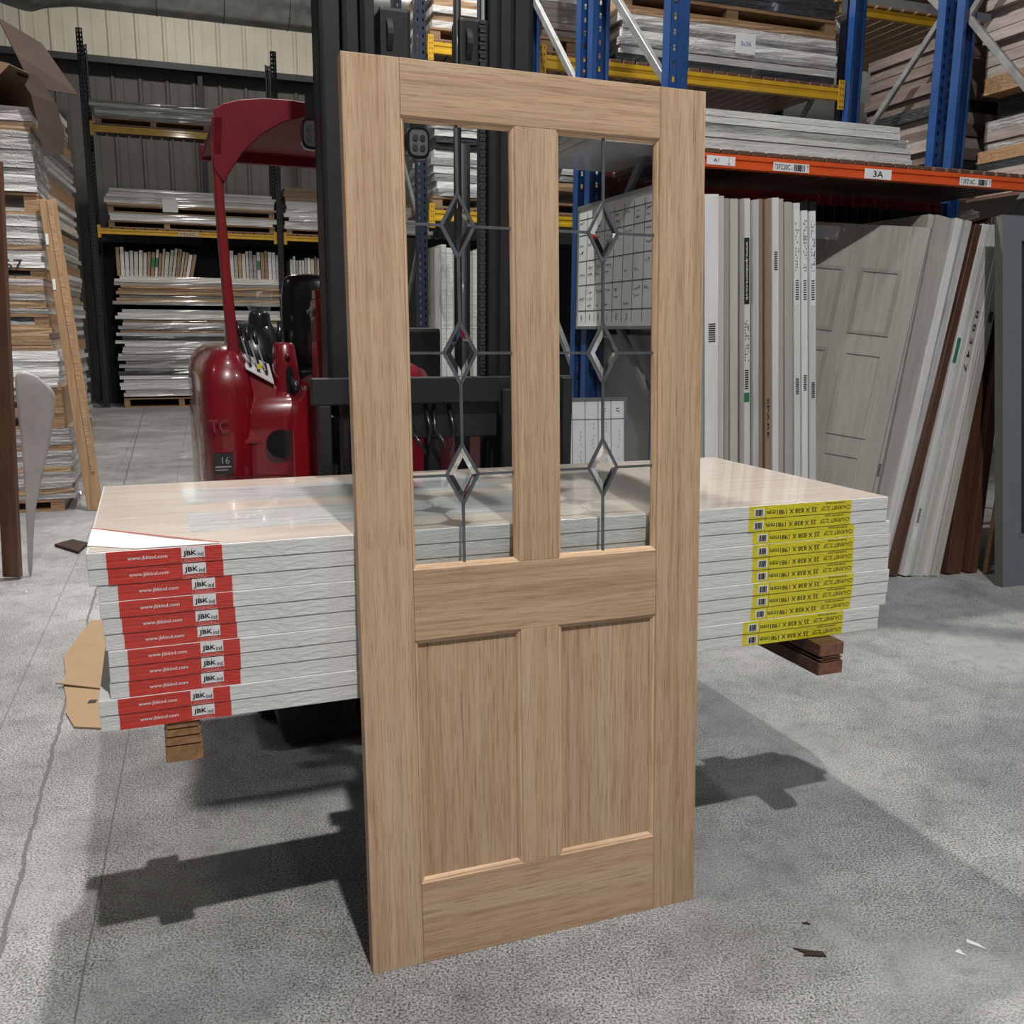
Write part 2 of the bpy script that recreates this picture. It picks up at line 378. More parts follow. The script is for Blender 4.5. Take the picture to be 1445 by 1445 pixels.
N.l(N.ramp(n2, [(.3, (.45, .45, .45, 1)), (.7, (.7, .7, .7, 1))]), N.b.inputs['Roughness'])
N.b.inputs['Specular IOR Level'].default_value = .35
N.bump(sp, .35, .004)
fm = MB(); fm.box(-16, 14, -3, 24, -.1, 0); struct(fm.build('floor', N.m))

# back wall: profiled sheeting, grey lower band, lamp light painted into the pale upper band, behind the far rack
M['clad_lit'] = simple('cladding_painted_lit', (.74, .71, .60, 1), .5, var=.08, nscale=1.5)  # same cladding as below, brightened as if lit by high lamps
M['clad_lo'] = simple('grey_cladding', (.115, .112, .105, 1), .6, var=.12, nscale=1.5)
def sheeting(z0, z1, u0, u1, w):
    mb = MB(); pitch = .5; u = u0; prof = []
    while u < u1:
        prof += [(u, w), (u+.03, w-.035), (u+.07, w-.035), (u+.10, w), (u+.24, w), (u+.25, w-.008), (u+.28, w-.008), (u+.29, w)]; u += pitch
    prof.append((u1, w))
    vs = []
    for a, b in prof: vs += [tuple(LB.P(a, b, z0)), tuple(LB.P(a, b, z1))]
    mb._add(vs, [(2*i, 2*i+2, 2*i+3, 2*i+1) for i in range(len(prof)-1)])
    return mb
struct(sheeting(6.50, 11, -2.5, 14, 2.2).build('wall_back', M['clad_lit']))
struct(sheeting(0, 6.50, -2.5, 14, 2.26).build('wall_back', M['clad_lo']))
mb = MB(); mb.box(-2.5, 14, 1.95, 2.14, 6.40, 6.52); pu = mb.build('trim_1', simple('purlin_steel', (.05, .055, .06, 1), .5, .3)); put(pu, LB, 0, 0, 0); struct(pu)
mb = MB()
for u in (1.62, 7.6): mb.box(u, u+.09, 2.05, 2.2, 0, 6.40)
mb.build('trim_2', simple('stanchion_steel', (.03, .03, .035, 1), .5, .3)); o = bpy.data.objects['trim_2']; put(o, LB, 0, 0, 0); struct(o)

# ================================================================ OAK DOOR
lean = .0567
door = thing('oak_door', 'pale unfinished oak door with leaded glass panes leaning on the wrapped stack', 'door', DR, 0, 0, 0, rot=Matrix.Rotation(-lean, 4, 'X'))
T = .035
def chamf(x0, x1, z0, z1, mat, name):
    b = MB(); b.box(x0, x1, 0, T, z0, z1); return b.build(name, mat, door, bevel=.0008, seg=1)
chamf(0, .1185, 0, 1.981, M['oak_z'], 'stile'); chamf(.7195, .838, 0, 1.981, M['oak_z2'], 'stile')
chamf(.119, .719, 1.869, 1.981, M['oak_x'], 'top_rail'); chamf(.119, .719, .767, .925, M['oak_x'], 'middle_rail'); chamf(.119, .719, 0, .1955, M['oak_x'], 'bottom_rail')
chamf(.367, .465, .9255, 1.8685, M['oak_z2'], 'mullion'); chamf(.369, .464, .196, .7665, M['oak_z'], 'mullion')
def bead(x0, x1, z0, z1, depth, wd):
    for nm, mt, parts in (('bead', M['bead_v'], ('l', 'r')), ('bead', M['bead_h'], ('t', 'b'))):
        for p in parts:
            b = MB(); y0, y1 = .001, depth
            if p == 'l': v = [(x0, z0), (x0, z1), (x0+wd, z1-wd), (x0+wd, z0+wd)]
            elif p == 'r': v = [(x1, z1), (x1, z0), (x1-wd, z0+wd), (x1-wd, z1-wd)]
            elif p == 't': v = [(x0, z1), (x1, z1), (x1-wd, z1-wd), (x0+wd, z1-wd)]
            else: v = [(x1, z0), (x0, z0), (x0+wd, z0+wd), (x1-wd, z0+wd)]
            # ovolo: outer edge near the face, inner edge deeper
            o1, o2, i1, i2 = v[0], v[1], v[3], v[2]
            mid = lambda o, i, t: (o[0]+(i[0]-o[0])*t, o[1]+(i[1]-o[1])*t)
            prof = [(0, y0), (.12, y0+.002), (.55, y0+(y1-y0)*.35), (.9, y0+(y1-y0)*.8), (1, y1), (1, y1+.004), (0, y1+.004)]
            ra = [(*mid(o1, i1, t), y) for t, y in prof]; rb = [(*mid(o2, i2, t), y) for t, y in prof]
            vs = [(a, y, c) for a, c, y in ra]+[(a, y, c) for a, c, y in rb]; n = len(prof)
            b._add(vs, [(k, (k+1) % n, (k+1) % n+n, k+n) for k in range(n)]+[tuple(range(n)), tuple(range(2*n-1, n-1, -1))])
            b.build(nm, mt, door)
for (x0, x1, mx) in ((.119, .367, .2395), (.465, .719, .582)):
    bead(x0, x1, .925, 1.869, .0125, .009)
    b = MB(); b.box(x0+.003, x1-.003, .0145, .0185, .93, 1.865); g = b.build('glass_pane', M['glass'], door)
    # lead came lines + diamonds
    zc = (1.658, 1.392, 1.128); hw, hh = .0365, .0655
    b = MB(); y = .0115
    zz = [1.865]
    for z in zc: zz += [z+hh, z-hh]
    zz.append(.93)
    for k in range(0, len(zz), 2): b.bar((mx, y, zz[k]), (mx, y, zz[k+1]), .006, .005, (0, 1, 0))
    for z in zc:
        b.bar((x0+.005, y, z), (mx-hw, y, z), .005, .0055, (0, 0, 1)); b.bar((mx+hw, y, z), (x1-.005, y, z), .005, .0055, (0, 0, 1))
        P = [(mx, z+hh), (mx+hw, z), (mx, z-hh), (mx-hw, z)]
        for i in range(4):
            p, q = P[i], P[(i+1) % 4]; b.bar((p[0], y, p[1]), (q[0], y, q[1]), .0065, .0065, (0, 1, 0))
    b.build('lead_came', M['lead'], door)
    for z in zc:
        b = MB(); k1, k2 = .93, .58
        outer = [(mx, z+hh*k1), (mx+hw*k1, z), (mx, z-hh*k1), (mx-hw*k1, z)]; inner = [(mx, z+hh*k2), (mx+hw*k2, z), (mx, z-hh*k2), (mx-hw*k2, z)]
        vs = [(a, .0135, c) for a, c in outer]+[(a, .0085, c) for a, c in inner]+[(a, .0145, c) for a, c in outer]
        b._add(vs, [(4, 5, 6, 7)]+[(i, (i+1) % 4, (i+1) % 4+4, i+4) for i in range(4)]+[(i, i+8, (i+1) % 4+8, (i+1) % 4) for i in range(4)]+[(8, 11, 10, 9)])
        tag(b.build('bevelled_diamond', M['bevel'], door), 'small clear diamond of bevelled glass framed in lead', None)
for (x0, x1) in ((.119, .369), (.464, .719)):
    bead(x0, x1, .1955, .767, .0105, .010)
    b = MB(); b.box(x0+.002, x1-.002, .0115, .025, .199, .764); b.build('panel', M['oak_panel'], door)

# ================================================================ STACK OF CARTONS
CU = [0, .001, .017, .017, .020, .022, .026, .026, .024, .001, .002]
Lc, Wc, Hc = 1.989, .848, .0336
proto = None
for i in range(11):
    ztop = 1.003-i*.0341; z0 = ztop-Hc
    lab = 'white-edged wrapped oak door on the forks, %s of the stack of eleven' % ('bottom one' if i == 10 else (ORD[i]+' one' if i == 0 else ORD[i]+' from the top'))
    if proto is None:
        t = thing('boxed_door', lab, 'boxed door', ST, CU[i], 0, z0, 'shrink-wrapped doors stacked on the forks')
        b = MB(); b.box(0, Lc, 0, Wc, 0, Hc); b.build('sleeve', M['carton'], t, bevel=.002)
        b = MB(); b.box(.036, .255, -.0008, 0, .0005, Hc-.0005); rl = b.build('red_label', M['red_label'], t)
        letter('www.jbkind.com', .075, .0095, M['white_ink'], rl, (.112, -.0012, .0165), bold=.01)
        b = MB(); b.box(.176, .221, -.0016, -.0006, .0105, .0325); b.build('logo_panel', M['white_ink'], rl)
        letter('JBK', .0265, .0125, M['black_ink'], rl, (.1925, -.0021, .0192), bold=.03)
        b = MB(); b.bar((.1855, -.0022, .026), (.1870, -.0022, .0312), .0009, .0004); b.bar((.1955, -.0022, .026), (.1970, -.0022, .0312), .0009, .0004); b.build('logo_strokes', M['black_ink'], rl)
        letter('ind', .0115, .0090, M['black_ink'], rl, (.2128, -.0021, .0176), bold=.012)
        letter('DOORS', .034, .0050, M['red_ink'], rl, (.1985, -.0012, .0062), bold=0)
        b = MB(); b.box(.176, .221, -.0013, -.0006, .0012, .0022); b.box(.176, .1766, -.0013, -.0006, .0012, .0105); b.box(.2204, .221, -.0013, -.0006, .0012, .0105); b.build('logo_border', M['red_ink'], rl)
        b = MB(); b.box(1.541, 1.865, -.0008, 0, .0005, Hc-.0005); yl = b.build('yellow_label', M['yellow_label'], t)
        letter('35 X 838 X 1981mm', .157, .0125, M['black_ink'], yl, (1.673, -.0012, .0140), rz=PI, bold=.012)
        letter('CHURNET 2L/2P', .094, .0105, M['black_ink'], yl, (1.8125, -.0012, .0145), rz=PI, bold=.005)
        letter('WHITE OAK GLASS', .062, .0046, M['black_ink'], yl, (1.8105, -.0012, .0275), rz=PI, bold=.01)
        b = MB(); b.box(1.556, 1.586, -.0016, -.0006, .006, .026); bl = b.build('barcode_patch', M['white_ink'], yl)
        b = MB(); barcode(b, 1.559, 1.583, .008, .024, -.0016, 3, 12); b.box(1.5915, 1.5921, -.0012, -.0006, .001, Hc-.001); b.build('barcode', M['black_ink'], bl)
        proto = t
    else:
        t = copy_tree(proto); put(t, ST, CU[i], .0015*((i*7) % 3), z0); t['label'] = lab
# film-covered face of the top door, folded paper corner
top = [o for o in COL.objects if o.name == 'boxed_door'][0]
b = MB(); b.box(.004, Lc-.004, .004, Wc-.004, Hc, Hc+.0012); b.build('oak_face', M['film_oak'], top)
b = MB(); b.box(.20, 1.05, .135, .365, Hc+.0012, Hc+.0018); b.box(.20, 1.05, .475, .715, Hc+.0012, Hc+.0018); b.build('glazed_face', M['film_glass'], top)
b = MB()
vs = [(0, .235, Hc+.003), (0, .062, Hc+.003), (.09, .004, Hc+.003), (.25, .002, Hc+.003), (.16, .07, Hc+.0035)]
b._add(vs+[(x, y, z-.0012) for x, y, z in vs], [(0, 1, 2, 3, 4), (9, 8, 7, 6, 5)]+[(i, i+5, (i+1) % 5+5, (i+1) % 5) for i in range(5)]); b.build('folded_paper_corner', M['paper'], top)
b = MB(); b.bar((0, .238, Hc+.0035), (.25, .006, Hc+.0035), .004, .0008); b.build('red_edge_line', M['red_label'], top)

# bearers
def bearer(u0, u1, w0, w1, layers, lab, mats):
    t = thing('timber_bearer', lab, 'timber bearer', ST, (u0+u1)/2, w0, .5385, 'timber bearers under the stack')
    h = .6275-.5385; z = 0
    for k, (fr_, inset) in enumerate(layers):
        z1 = z+h*fr_; hw_ = (u1-u0)/2-inset
        b = MB(); b.box(-hw_, hw_, .002, w1-w0, z+.0006, z1-.0006); o = b.build('batten', mats[0], t, bevel=.002, seg=1)
        b = MB(); b.box(-hw_+.002, hw_-.002, 0, .004, z+.002, z1-.002); b.build('end_grain', mats[1], t)
        z = z1
    return t
bearer(.121, .196, .004, .84, [(.42, 0), (.22, .001), (.2, .002), (.16, .004)], 'light brown timber bearer under the red-labelled end of the stack', (M['timber'], M['endgrain']))
bearer(1.752, 1.832, -.052, .84, [(.42, 0), (.06, .006), (.05, .001), (.06, .008), (.41, .0)], 'dark moulded timber bearer under the yellow-labelled end of the stack', (M['timber_dk'], M['endgrain_dk']))

# ================================================================ FORKLIFT
OF = (1.0, 1.6, 0)
tk = thing('forklift_truck', 'red stand-up forklift with black mast standing behind the wrapped stack', 'forklift', ST, *OF)
def K(): return MB(OF)
RD, BP, BL_ = M['red'], M['blackpaint'], M['blackplastic']
# body
rings = []
for z, cu, ru, rw in ((.10, .86, .50, .60), (.16, .87, .545, .66), (.7, .87, .565, .68), (1.05, .87, .565, .68), (1.10, .87, .562, .678), (1.145, .875, .550, .668), (1.175, .88, .53, .645), (1.20, .885, .495, .61), (1.21, .89, .45, .56), (1.212, .90, .36, .45)):
    rings.append(ring(cu, 2.42, z, ru, rw, 40, 4.5))
b = K(); b.loft(rings); b.build('body', RD, tk, smooth=True)
b = K(); b.loft([ring(.423, 2.33, .12, .113, .575, 32, 5), ring(.423, 2.33, 1.00, .113, .575, 32, 5), ring(.421, 2.33, 1.20, .114, .572, 32, 5), ring(.419, 2.33, 1.26, .112, .56, 32, 4), ring(.421, 2.35, 1.305, .104, .55, 32, 3.6), ring(.425, 2.34, 1.348, .083, .50, 32, 3), ring(.43, 2.35, 1.368, .055, .44, 32, 2.8), ring(.432, 2.35, 1.374, .025, .34, 32, 2.6)]); b.build('battery_hump', RD, tk, smooth=True)
b = K(); b._add([(.46, 1.83, 1.305), (.61, 1.80, 1.215), (.61, 2.5, 1.25), (.46, 2.5, 1.34), (.46, 1.755, 1.0), (.61, 1.75, 1.0), (.61, 2.5, 1.0), (.46, 2.5, 1.0)],
     [(0, 1, 2, 3), (4, 7, 6, 5), (0, 4, 5, 1), (1, 5, 6, 2), (2, 6, 7, 3), (3, 7, 4, 0)]); b.build('cowl', RD, tk, bevel=.012)
# lever plate with slots and levers
pl = K(); pl._add([(.487, 1.80, 1.292), (.590, 1.785, 1.232), (.590, 1.93, 1.300), (.487, 1.95, 1.345)]+[(.487, 1.80, 1.286), (.590, 1.785, 1.226), (.590, 1.93, 1.294), (.487, 1.95, 1.339)],
     [(0, 1, 2, 3), (7, 6, 5, 4), (0, 4, 5, 1), (1, 5, 6, 2), (2, 6, 7, 3), (3, 7, 4, 0)])
plate = pl.build('lever_plate', simple('plate_white', (.62, .60, .62, 1), .3), tk)
for k in range(3):
    u = .507+k*.030; z = 1.298-k*.016
    b = K(); b.bar((u, 1.815, z), (u+.004, 1.90, z+.036), .011, .008); b.build('slot', BL_, plate)
    b = K(); b.tube([(u, 1.83, z), (u-.012, 1.86, z+.06), (u-.026, 1.90, z+.12)], .0035, 8); lv = b.build('lever', M['galv'], tk)
    b = K(); b.tube([(u-.024, 1.895, z+.11), (u-.030, 1.905, z+.14), (u-.034, 1.915, z+.165)], [.006, .011, .007], 10); b.build('lever_knob', BL_, lv, smooth=True)
b = K(); b.box(.531, .547, 1.80, 1.803, 1.285, 1.305); tag(b.build('warning_sticker', M['yellow_label'], tk), 'small yellow sticker beside the levers', None)
# nose cone with key switch and slot
b = K(); b.loft([ring(.652, 1.90, 1.0, .075, .10, 20, 3), ring(.650, 1.90, 1.15, .068, .095, 20, 3), ring(.648, 1.90, 1.30, .050, .08, 20, 3), ring(.646, 1.90, 1.375, .040, .07, 20, 3), ring(.646, 1.90, 1.385, .033, .06, 20, 3)]); nc = b.build('steering_tower', RD, tk, smooth=True)
b = K(); b.prism([(.641, 1.19), (.666, 1.19), (.668, 1.27), (.660, 1.295), (.645, 1.295), (.638, 1.27)], .02, 'y', 1.800); b.build('handle_slot', BL_, nc)
b = K(); b.tube([(.650, 1.83, 1.335), (.650, 1.808, 1.335)], .010, 14); b.build('red_button', RD, nc, smooth=True)
b = K(); b.tube([(.662, 1.80, 1.24), (.668, 1.765, 1.225), (.676, 1.755, 1.20)], [.013, .016, .012], 10); b.build('grip', BL_, nc, smooth=True)
# dark console hood and tiller with wrapped top
b = K(); b.loft([ring(.56, 2.25, 1.18, .11, .25, 24, 3), ring(.56, 2.25, 1.34, .115, .25, 24, 3), ring(.555, 2.25, 1.43, .10, .2, 24, 2.6), ring(.575, 2.22, 1.47, .06, .12, 24, 2.4)]); b.build('console', M['blackplastic'], tk, smooth=True)
b = K(); b.tube([(.578, 2.15, 1.36), (.58, 2.13, 1.44), (.582, 2.12, 1.50), (.584, 2.12, 1.515)], [.045, .05, .042, .028], 16); b.build('joystick', M['vinyl'], tk, smooth=True)
b = K()
rr = random.Random(4)
b.loft([[(.582+(.036+.010*rr.random()+.006*j)*math.cos(t*2*PI/14), 2.12+(.036+.012*rr.random())*math.sin(t*2*PI/14), 1.50+.03*j) for t in range(14)] for j in range(4)]); b.build('plastic_bag', M['film'], tk)
b = K(); b.tube([(.66, 2.15, 1.35), (.664, 2.15, 1.40), (.668, 2.15, 1.47)], [.010, .013, .011], 10); b.build('lever_knob', BL_, tk, smooth=True)
# seat
b = K(); b.loft([[(u, w, z) for u, w, z in r] for r in ([(.70, 2.34, 1.20), (.98, 2.34, 1.20), (.98, 2.44, 1.20), (.70, 2.44, 1.20)], [(.695, 2.36, 1.45), (.99, 2.36, 1.45), (.99, 2.48, 1.45), (.695, 2.48, 1.45)], [(.705, 2.40, 1.64), (.98, 2.40, 1.64), (.98, 2.50, 1.64), (.705, 2.50, 1.64)], [(.73, 2.42, 1.69), (.95, 2.42, 1.69), (.95, 2.50, 1.69), (.73, 2.50, 1.69)])])
b.build('seat_backrest', M['vinyl'], tk, smooth=True, subdiv=2)
b = K(); b.box(.72, .98, 2.0, 2.4, 1.18, 1.27); b.build('seat_cushion', M['vinyl'], tk, bevel=.03)
b = K(); b.box(.70, 1.5, 2.55, 2.9, 1.15, 1.45); b.build('rear_cover', BL_, tk, bevel=.02)
# overhead guard: left post, curved gusset, roof
b = K(); b.loft([[(u, w, z) for u, w, z in ((u0, w0, z), (u0+wd, w0, z), (u0+wd, w0+.07, z), (u0, w0+.07, z))] for u0, w0, z, wd in ((.432, 1.86, 1.33, .042), (.420, 1.84, 1.60, .036), (.408, 1.82, 1.90, .033), (.404, 1.80, 2.06, .036), (.411, 1.80, 2.20, .04))]); b.build('guard_post', RD, tk, bevel=.006)
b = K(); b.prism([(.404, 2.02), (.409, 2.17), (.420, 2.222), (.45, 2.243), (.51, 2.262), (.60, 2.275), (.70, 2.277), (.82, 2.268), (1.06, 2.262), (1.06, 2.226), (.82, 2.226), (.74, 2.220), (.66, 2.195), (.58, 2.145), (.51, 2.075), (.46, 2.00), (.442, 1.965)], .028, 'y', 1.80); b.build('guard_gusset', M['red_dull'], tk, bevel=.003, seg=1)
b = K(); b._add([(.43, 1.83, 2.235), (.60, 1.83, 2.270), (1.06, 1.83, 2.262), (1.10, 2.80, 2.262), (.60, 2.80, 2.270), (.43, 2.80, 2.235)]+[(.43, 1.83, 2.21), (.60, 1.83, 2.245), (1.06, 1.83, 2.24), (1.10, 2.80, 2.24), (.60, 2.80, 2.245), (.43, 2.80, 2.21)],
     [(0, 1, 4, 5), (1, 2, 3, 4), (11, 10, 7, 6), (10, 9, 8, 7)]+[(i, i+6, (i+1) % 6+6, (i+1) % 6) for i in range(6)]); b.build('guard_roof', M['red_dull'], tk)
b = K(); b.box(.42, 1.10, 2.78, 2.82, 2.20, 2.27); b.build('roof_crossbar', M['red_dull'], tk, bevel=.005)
b = K(); b.loft([[(u, w, z) for u, w, z in ((u0, w0, z), (u0+.04, w0, z), (u0+.04, w0+.05, z), (u0, w0+.05, z))] for u0, w0, z in ((.95, 2.74, 1.40), (1.02, 2.75, 1.9), (1.06, 2.75, 2.24))]); b.build('guard_post', RD, tk, bevel=.004)
# work lights
def worklight(u, w, z):
    b = K(); b.loft([ring(u, w, 0, .032, .032, 20, 4)]) if False else None
    b = K()
    ringf = lambda y, s: [(u+s*.040*math.copysign(abs(math.cos(t))**.55, math.cos(t)), y, z+s*.052*math.copysign(abs(math.sin(t))**.55, math.sin(t))) for t in [2*PI*k/20 for k in range(20)]]
    b.loft([ringf(w, 1), ringf(w+.03, 1), ringf(w+.055, .7)]); l = b.build('work_light', M['blackplastic'], tk, smooth=False)
    b = K(); b.loft([[(x, y-.001, zz) for x, y, zz in ringf(w, .82)], [(x, y-.004, zz) for x, y, zz in ringf(w, .80)]]); b.build('lamp_face', M['greyplastic'], l)
    for du, dz in ((-.013, .016), (.013, .016), (-.013, -.016), (.013, -.016)):
        b = K(); b.tube([(u+du, w-.003, z+dz), (u+du, w-.008, z+dz)], .010, 12); b.build('lens', M['chrome'], l)
    b = K(); b.box(u-.02, u+.02, w+.01, w+.03, z+.05, 2.24); b.build('bracket', BP, l)
worklight(.722, 1.50, 2.105); worklight(1.045, 1.30, 2.065)
# red front frame: pillar, side panel, cross member
b = K(); b.box(.715, .775, 1.52, 1.64, .25, 1.545); b.box(.718, .770, 1.54, 1.62, 1.545, 1.58); b.build('frame_pillar', RD, tk, bevel=.006)
b = K(); b.tube([(.712, 1.56, 1.50), (.700, 1.56, 1.50)], .018, 14); b.tube([(.700, 1.56, 1.50), (.690, 1.56, 1.50)], .008, 10); b.build('pivot_bolt', M['galv'], tk, smooth=True)
b = K(); b.prism([(.625, .30), (.735, .30), (.735, 1.26), (.70, 1.24), (.655, 1.17), (.628, 1.06)], .25, 'y', 1.60); b.build('side_panel', RD, tk, bevel=.005)
b = K(); b.box(.735, 1.40, 1.66, 1.72, .88, 1.03); b.build('cross_member', RD, tk, bevel=.004)
b = K(); b.loft([ring(1.08, 2.0, .9, .26, .20, 24, 2), ring(1.08, 2.0, 1.15, .25, .2, 24, 2), ring(1.07, 2.0, 1.27, .18, .15, 24, 2), ring(1.05, 2.0, 1.335, .08, .08, 24, 2)]); b.build('drive_cover', RD, tk, smooth=True)
b = K(); b.tube([(.600, 1.728, 1.0), (.600, 1.745, 1.0)], .055, 24); b.build('fan_grille', BL_, tk)
# black base: chassis front and drive wheels
b = K(); b.loft([[(u, w, z) for u, w, z in ((.47+d, 1.14, z), (1.60-d, 1.14, z), (1.60-d, 1.75, z), (.47+d, 1.75, z))] for z, d in ((.02, .03), (.10, .01), (.35, 0), (.56, 0), (.62, -.0))]); b.build('chassis', BP, tk, bevel=.02)
for u in (.52, 1.50):
    b = K(); b.tube([(u-.07, 1.50, .16), (u+.07, 1.50, .16)], .16, 28); b.build('wheel', simple('rubber', (.015, .015, .017, 1), .8), tk)
# mast
def channel(u0, u1, w0, w1, z0, z1, name='mast_rail'):
    b = K(); b.box(u0, u1, w0, w0+.018, z0, z1); b.box(u0, u1, w1-.018, w1, z0, z1); b.box(u0 if u0 < 1 else u1-.018, (u0+.018) if u0 < 1 else u1, w0, w1, z0, z1)
    return b.build(name, BP, tk, bevel=.002, seg=1)
for (a, c) in ((.680, .745), (1.318, 1.382)): channel(a, c, 1.10, 1.22, .06, 3.1)
for (a, c) in ((.750, .800), (1.265, 1.313)): channel(a, c, 1.09, 1.20, .10, 3.3)
for (a, c) in ((.803, .848), (1.222, 1.262)): channel(a, c, 1.08, 1.17, .14, 3.2)
for z in (.12, 1.62, 2.98): b = K(); b.box(.69, 1.37, 1.225, 1.25, z, z+.09) if z != 1.62 else b.box(.69, .70, 1.225, 1.25, z, z+.05); b.build('mast_crossbar', BP, tk, bevel=.002)
for u in (.912, 1.168):
    b = K(); b.tube([(u, 1.20, .15), (u, 1.20, 2.05)], .028, 14); b.build('lift_cylinder', BP, tk, smooth=True) if u > 1 else b.bm.free()
    b = K(); b.loft([[(x, y, z) for x, y, z in ((u-.050, 1.07, zz), (u+.050, 1.07, zz), (u+.050, 1.16, zz), (u-.050, 1.16, zz))] for zz in (2.24, 2.27, 2.36, 2.41)]); ph = b.build('pulley_housing', BP, tk, bevel=.012)
    b = K(); b.tube([(u-.03, 1.10, 2.33), (u-.012, 1.10, 2.33)], .055, 20); b.build('pulley', BP, ph)
# chains made of link plates
def chain(u, z0, z1):
    b = K(); z = z0; k = 0
    while z < z1:
        b.box(u-.012, u+.012, 1.058, 1.066, z, z+.010) if k % 2 else b.box(u-.009, u+.009, 1.055, 1.069, z, z+.010)
        z += .0125; k += 1
    b.build('lift_chain', simple('chain_steel', (.05, .05, .05, 1), .5, .4), tk)
chain(1.192, 1.29, 2.40); chain(.925, 1.29, 2.40) if False else None
b = K(); b.tube([(1.120, 1.10, 1.20), (1.120, 1.10, 2.9)], .013, 10); b.build('hydraulic_pipe', BP, tk, smooth=True)
b = K(); b.tube([(1.215, 1.12, 1.20), (1.215, 1.12, 2.9)], .006, 8); b.build('hydraulic_pipe', M['galv'], tk, smooth=True)
# carriage
b = K(); b.box(.60, 1.48, .955, .99, 1.205, 1.29); b.box(.60, 1.48, .955, .99, .70, .79); b.box(.62, .66, .955, 1.0, .79, 1.205); b.box(1.44, 1.475, .94, .985, .60, 1.285); b.build('fork_carriage', BP, tk, bevel=.004, seg=1)
b = K()
for u in (.70, .98, 1.27): b.box(u, u+.045, .99, 1.05, .66, 1.27)
b.box(.86, 1.22, .985, 1.03, 1.09, 1.205); b.build('carriage_plate', BP, tk, bevel=.003, seg=1)
b = K(); b.box(.722, .740, .93, .955, .95, 1.36); b.build('load_backrest', BP, tk, bevel=.002, seg=1)
b = K(); b.box(.655, .735, 1.02, 1.10, 1.20, 1.28); b.build('tilt_bracket', BP, tk, bevel=.004)
b = K(); b.tube([(.64, 1.05, 1.165), (.71, 1.05, 1.165)], .010, 12); b.build('chrome_pin', M['chrome'], tk, smooth=True)
for u in (.86, .92, 1.0): b = K(); b.tube([(u, .99, 1.20), (u-.01, .95, 1.12), (u-.015+.05, .93, 1.05), (u+.06, .95, 1.12), (u+.05, .99, 1.20)], .008, 8); b.build('hydraulic_hose', BL_, tk, smooth=True)
for u in (.72, 1.22):
    b = K(); b.box(u, u+.10, -.0+.03, .99, .598, .6285); b.box(u, u+.10, .93, .955, .5985, 1.25); b.build('fork', BP, tk, bevel=.004, seg=1)
# truck marks
letter('TC', .07, .05, simple('faded_grey_print', (.17, .03, .04, 1), .5), tk, (.375-1.0, 1.742-1.6, 1.075), bold=.02)
b = K(); b.box(.40, 1.10, 1.7365, 1.740, .874, .877); b.build('panel_seam', BL_, tk)
b = K(); b.box(.345, .42, 1.742, 1.748, .89, .97); pt = b.build('data_plate', BL_, tk)
letter('16', .028, .026, simple('dull_white_print', (.30, .28, .28, 1), .5), pt, (.392-1.0, 1.7405-1.6, .943))
b = K(); b.bar((.353, 1.7415, .918), (.412, 1.7415, .918), .001, .006); b.bar((.353, 1.7415, .906), (.40, 1.7415, .906), .001, .004); b.build('printed_rule', bpy.data.materials['dull_white_print'], pt)

# ================================================================ RACKS
def upright(parent, mat, w, z0, z1, face=-1, du=.0, width=.105, holes=True):
    """perforated upright: face plate with two columns of slots plus returns"""
    b = MB(); t = .003; d = .075
    yf = w-d/2 if face < 0 else w+d/2-t
    x0, x1 = du-width/2, du+width/2
    if holes:
        cols = (x0+.026, x1-.026)
        b.box(x0, cols[0]-.007, yf, yf+t, z0, z1); b.box(cols[0]+.007, cols[1]-.007, yf, yf+t, z0, z1); b.box(cols[1]+.007, x1, yf, yf+t, z0, z1)
        z = z0
        while z < z1:
            for c in cols: b.box(c-.007, c+.007, yf, yf+t, z, min(z+.043, z1))
            z += .072
    else: b.box(x0, x1, yf, yf+t, z0, z1)
    b.box(x0, x0+t, w-d/2, w+d/2, z0, z1); b.box(x1-t, x1, w-d/2, w+d/2, z0, z1)
    yr = (w+d/2-t) if face < 0 else (w-d/2)
    b.box(x0, x0+.022, yr, yr+t, z0, z1); b.box(x1-.022, x1, yr, yr+t, z0, z1)
    # pressed rib down the middle
    b.box(du-.012, du+.012, yf-.004 if face < 0 else yf+t, yf if face < 0 else yf+t+.004, z0, z1)
    return b.build('upright', mat, parent)
def rack_frame(fr, u, w0, w1, zt, mat, bmat, nodes, label, group, holes=True):
    t = thing('rack_upright', label, 'rack frame', fr, u, w0, 0, group)
    D = w1-w0
    upright(t, mat, 0, .012, zt, -1, holes=holes); upright(t, mat, D, .012, zt, 1, holes=holes)
    for k in range(len(nodes)-1):
        (a, za), (c, zc) = nodes[k], nodes[k+1]
        b = MB(); b.bar((0, .02+a*(D-.04), za), (0, .02+c*(D-.04), zc), .045, .03, (1, 0, 0)); b.build('brace', bmat, t, bevel=.003, seg=1)
    for y in (0, D):
        b = MB(); b.box(-.07, .07, y-.06, y+.06, 0, .012); b.build('base_plate', M['galv'], t)
    return t
zig = lambda start, z0, step, n: [((start+k) % 2, z0+k*step) for k in range(n)]
rack_frame(RK, -.24, .04, .95, 4.5, M['blue'], M['galv'], zig(0, .98, .82, 5), 'bright blue perforated rack frame just behind the right edge of the oak door', 'blue rack frames')
rack_frame(RK, -.24, 1.12, 2.05, 4.5, M['blue'], M['galv'], zig(1, .30, .84, 6), 'blue rack frame seen above the middle of the oak door, behind the front one', 'blue rack frames')
rack_frame(RK, 2.45, .04, .95, 4.6, M['blue'], M['galv'], zig(0, .75, .92, 5), 'blue rack frame at the right edge with its grey brace running down to the right', 'blue rack frames')
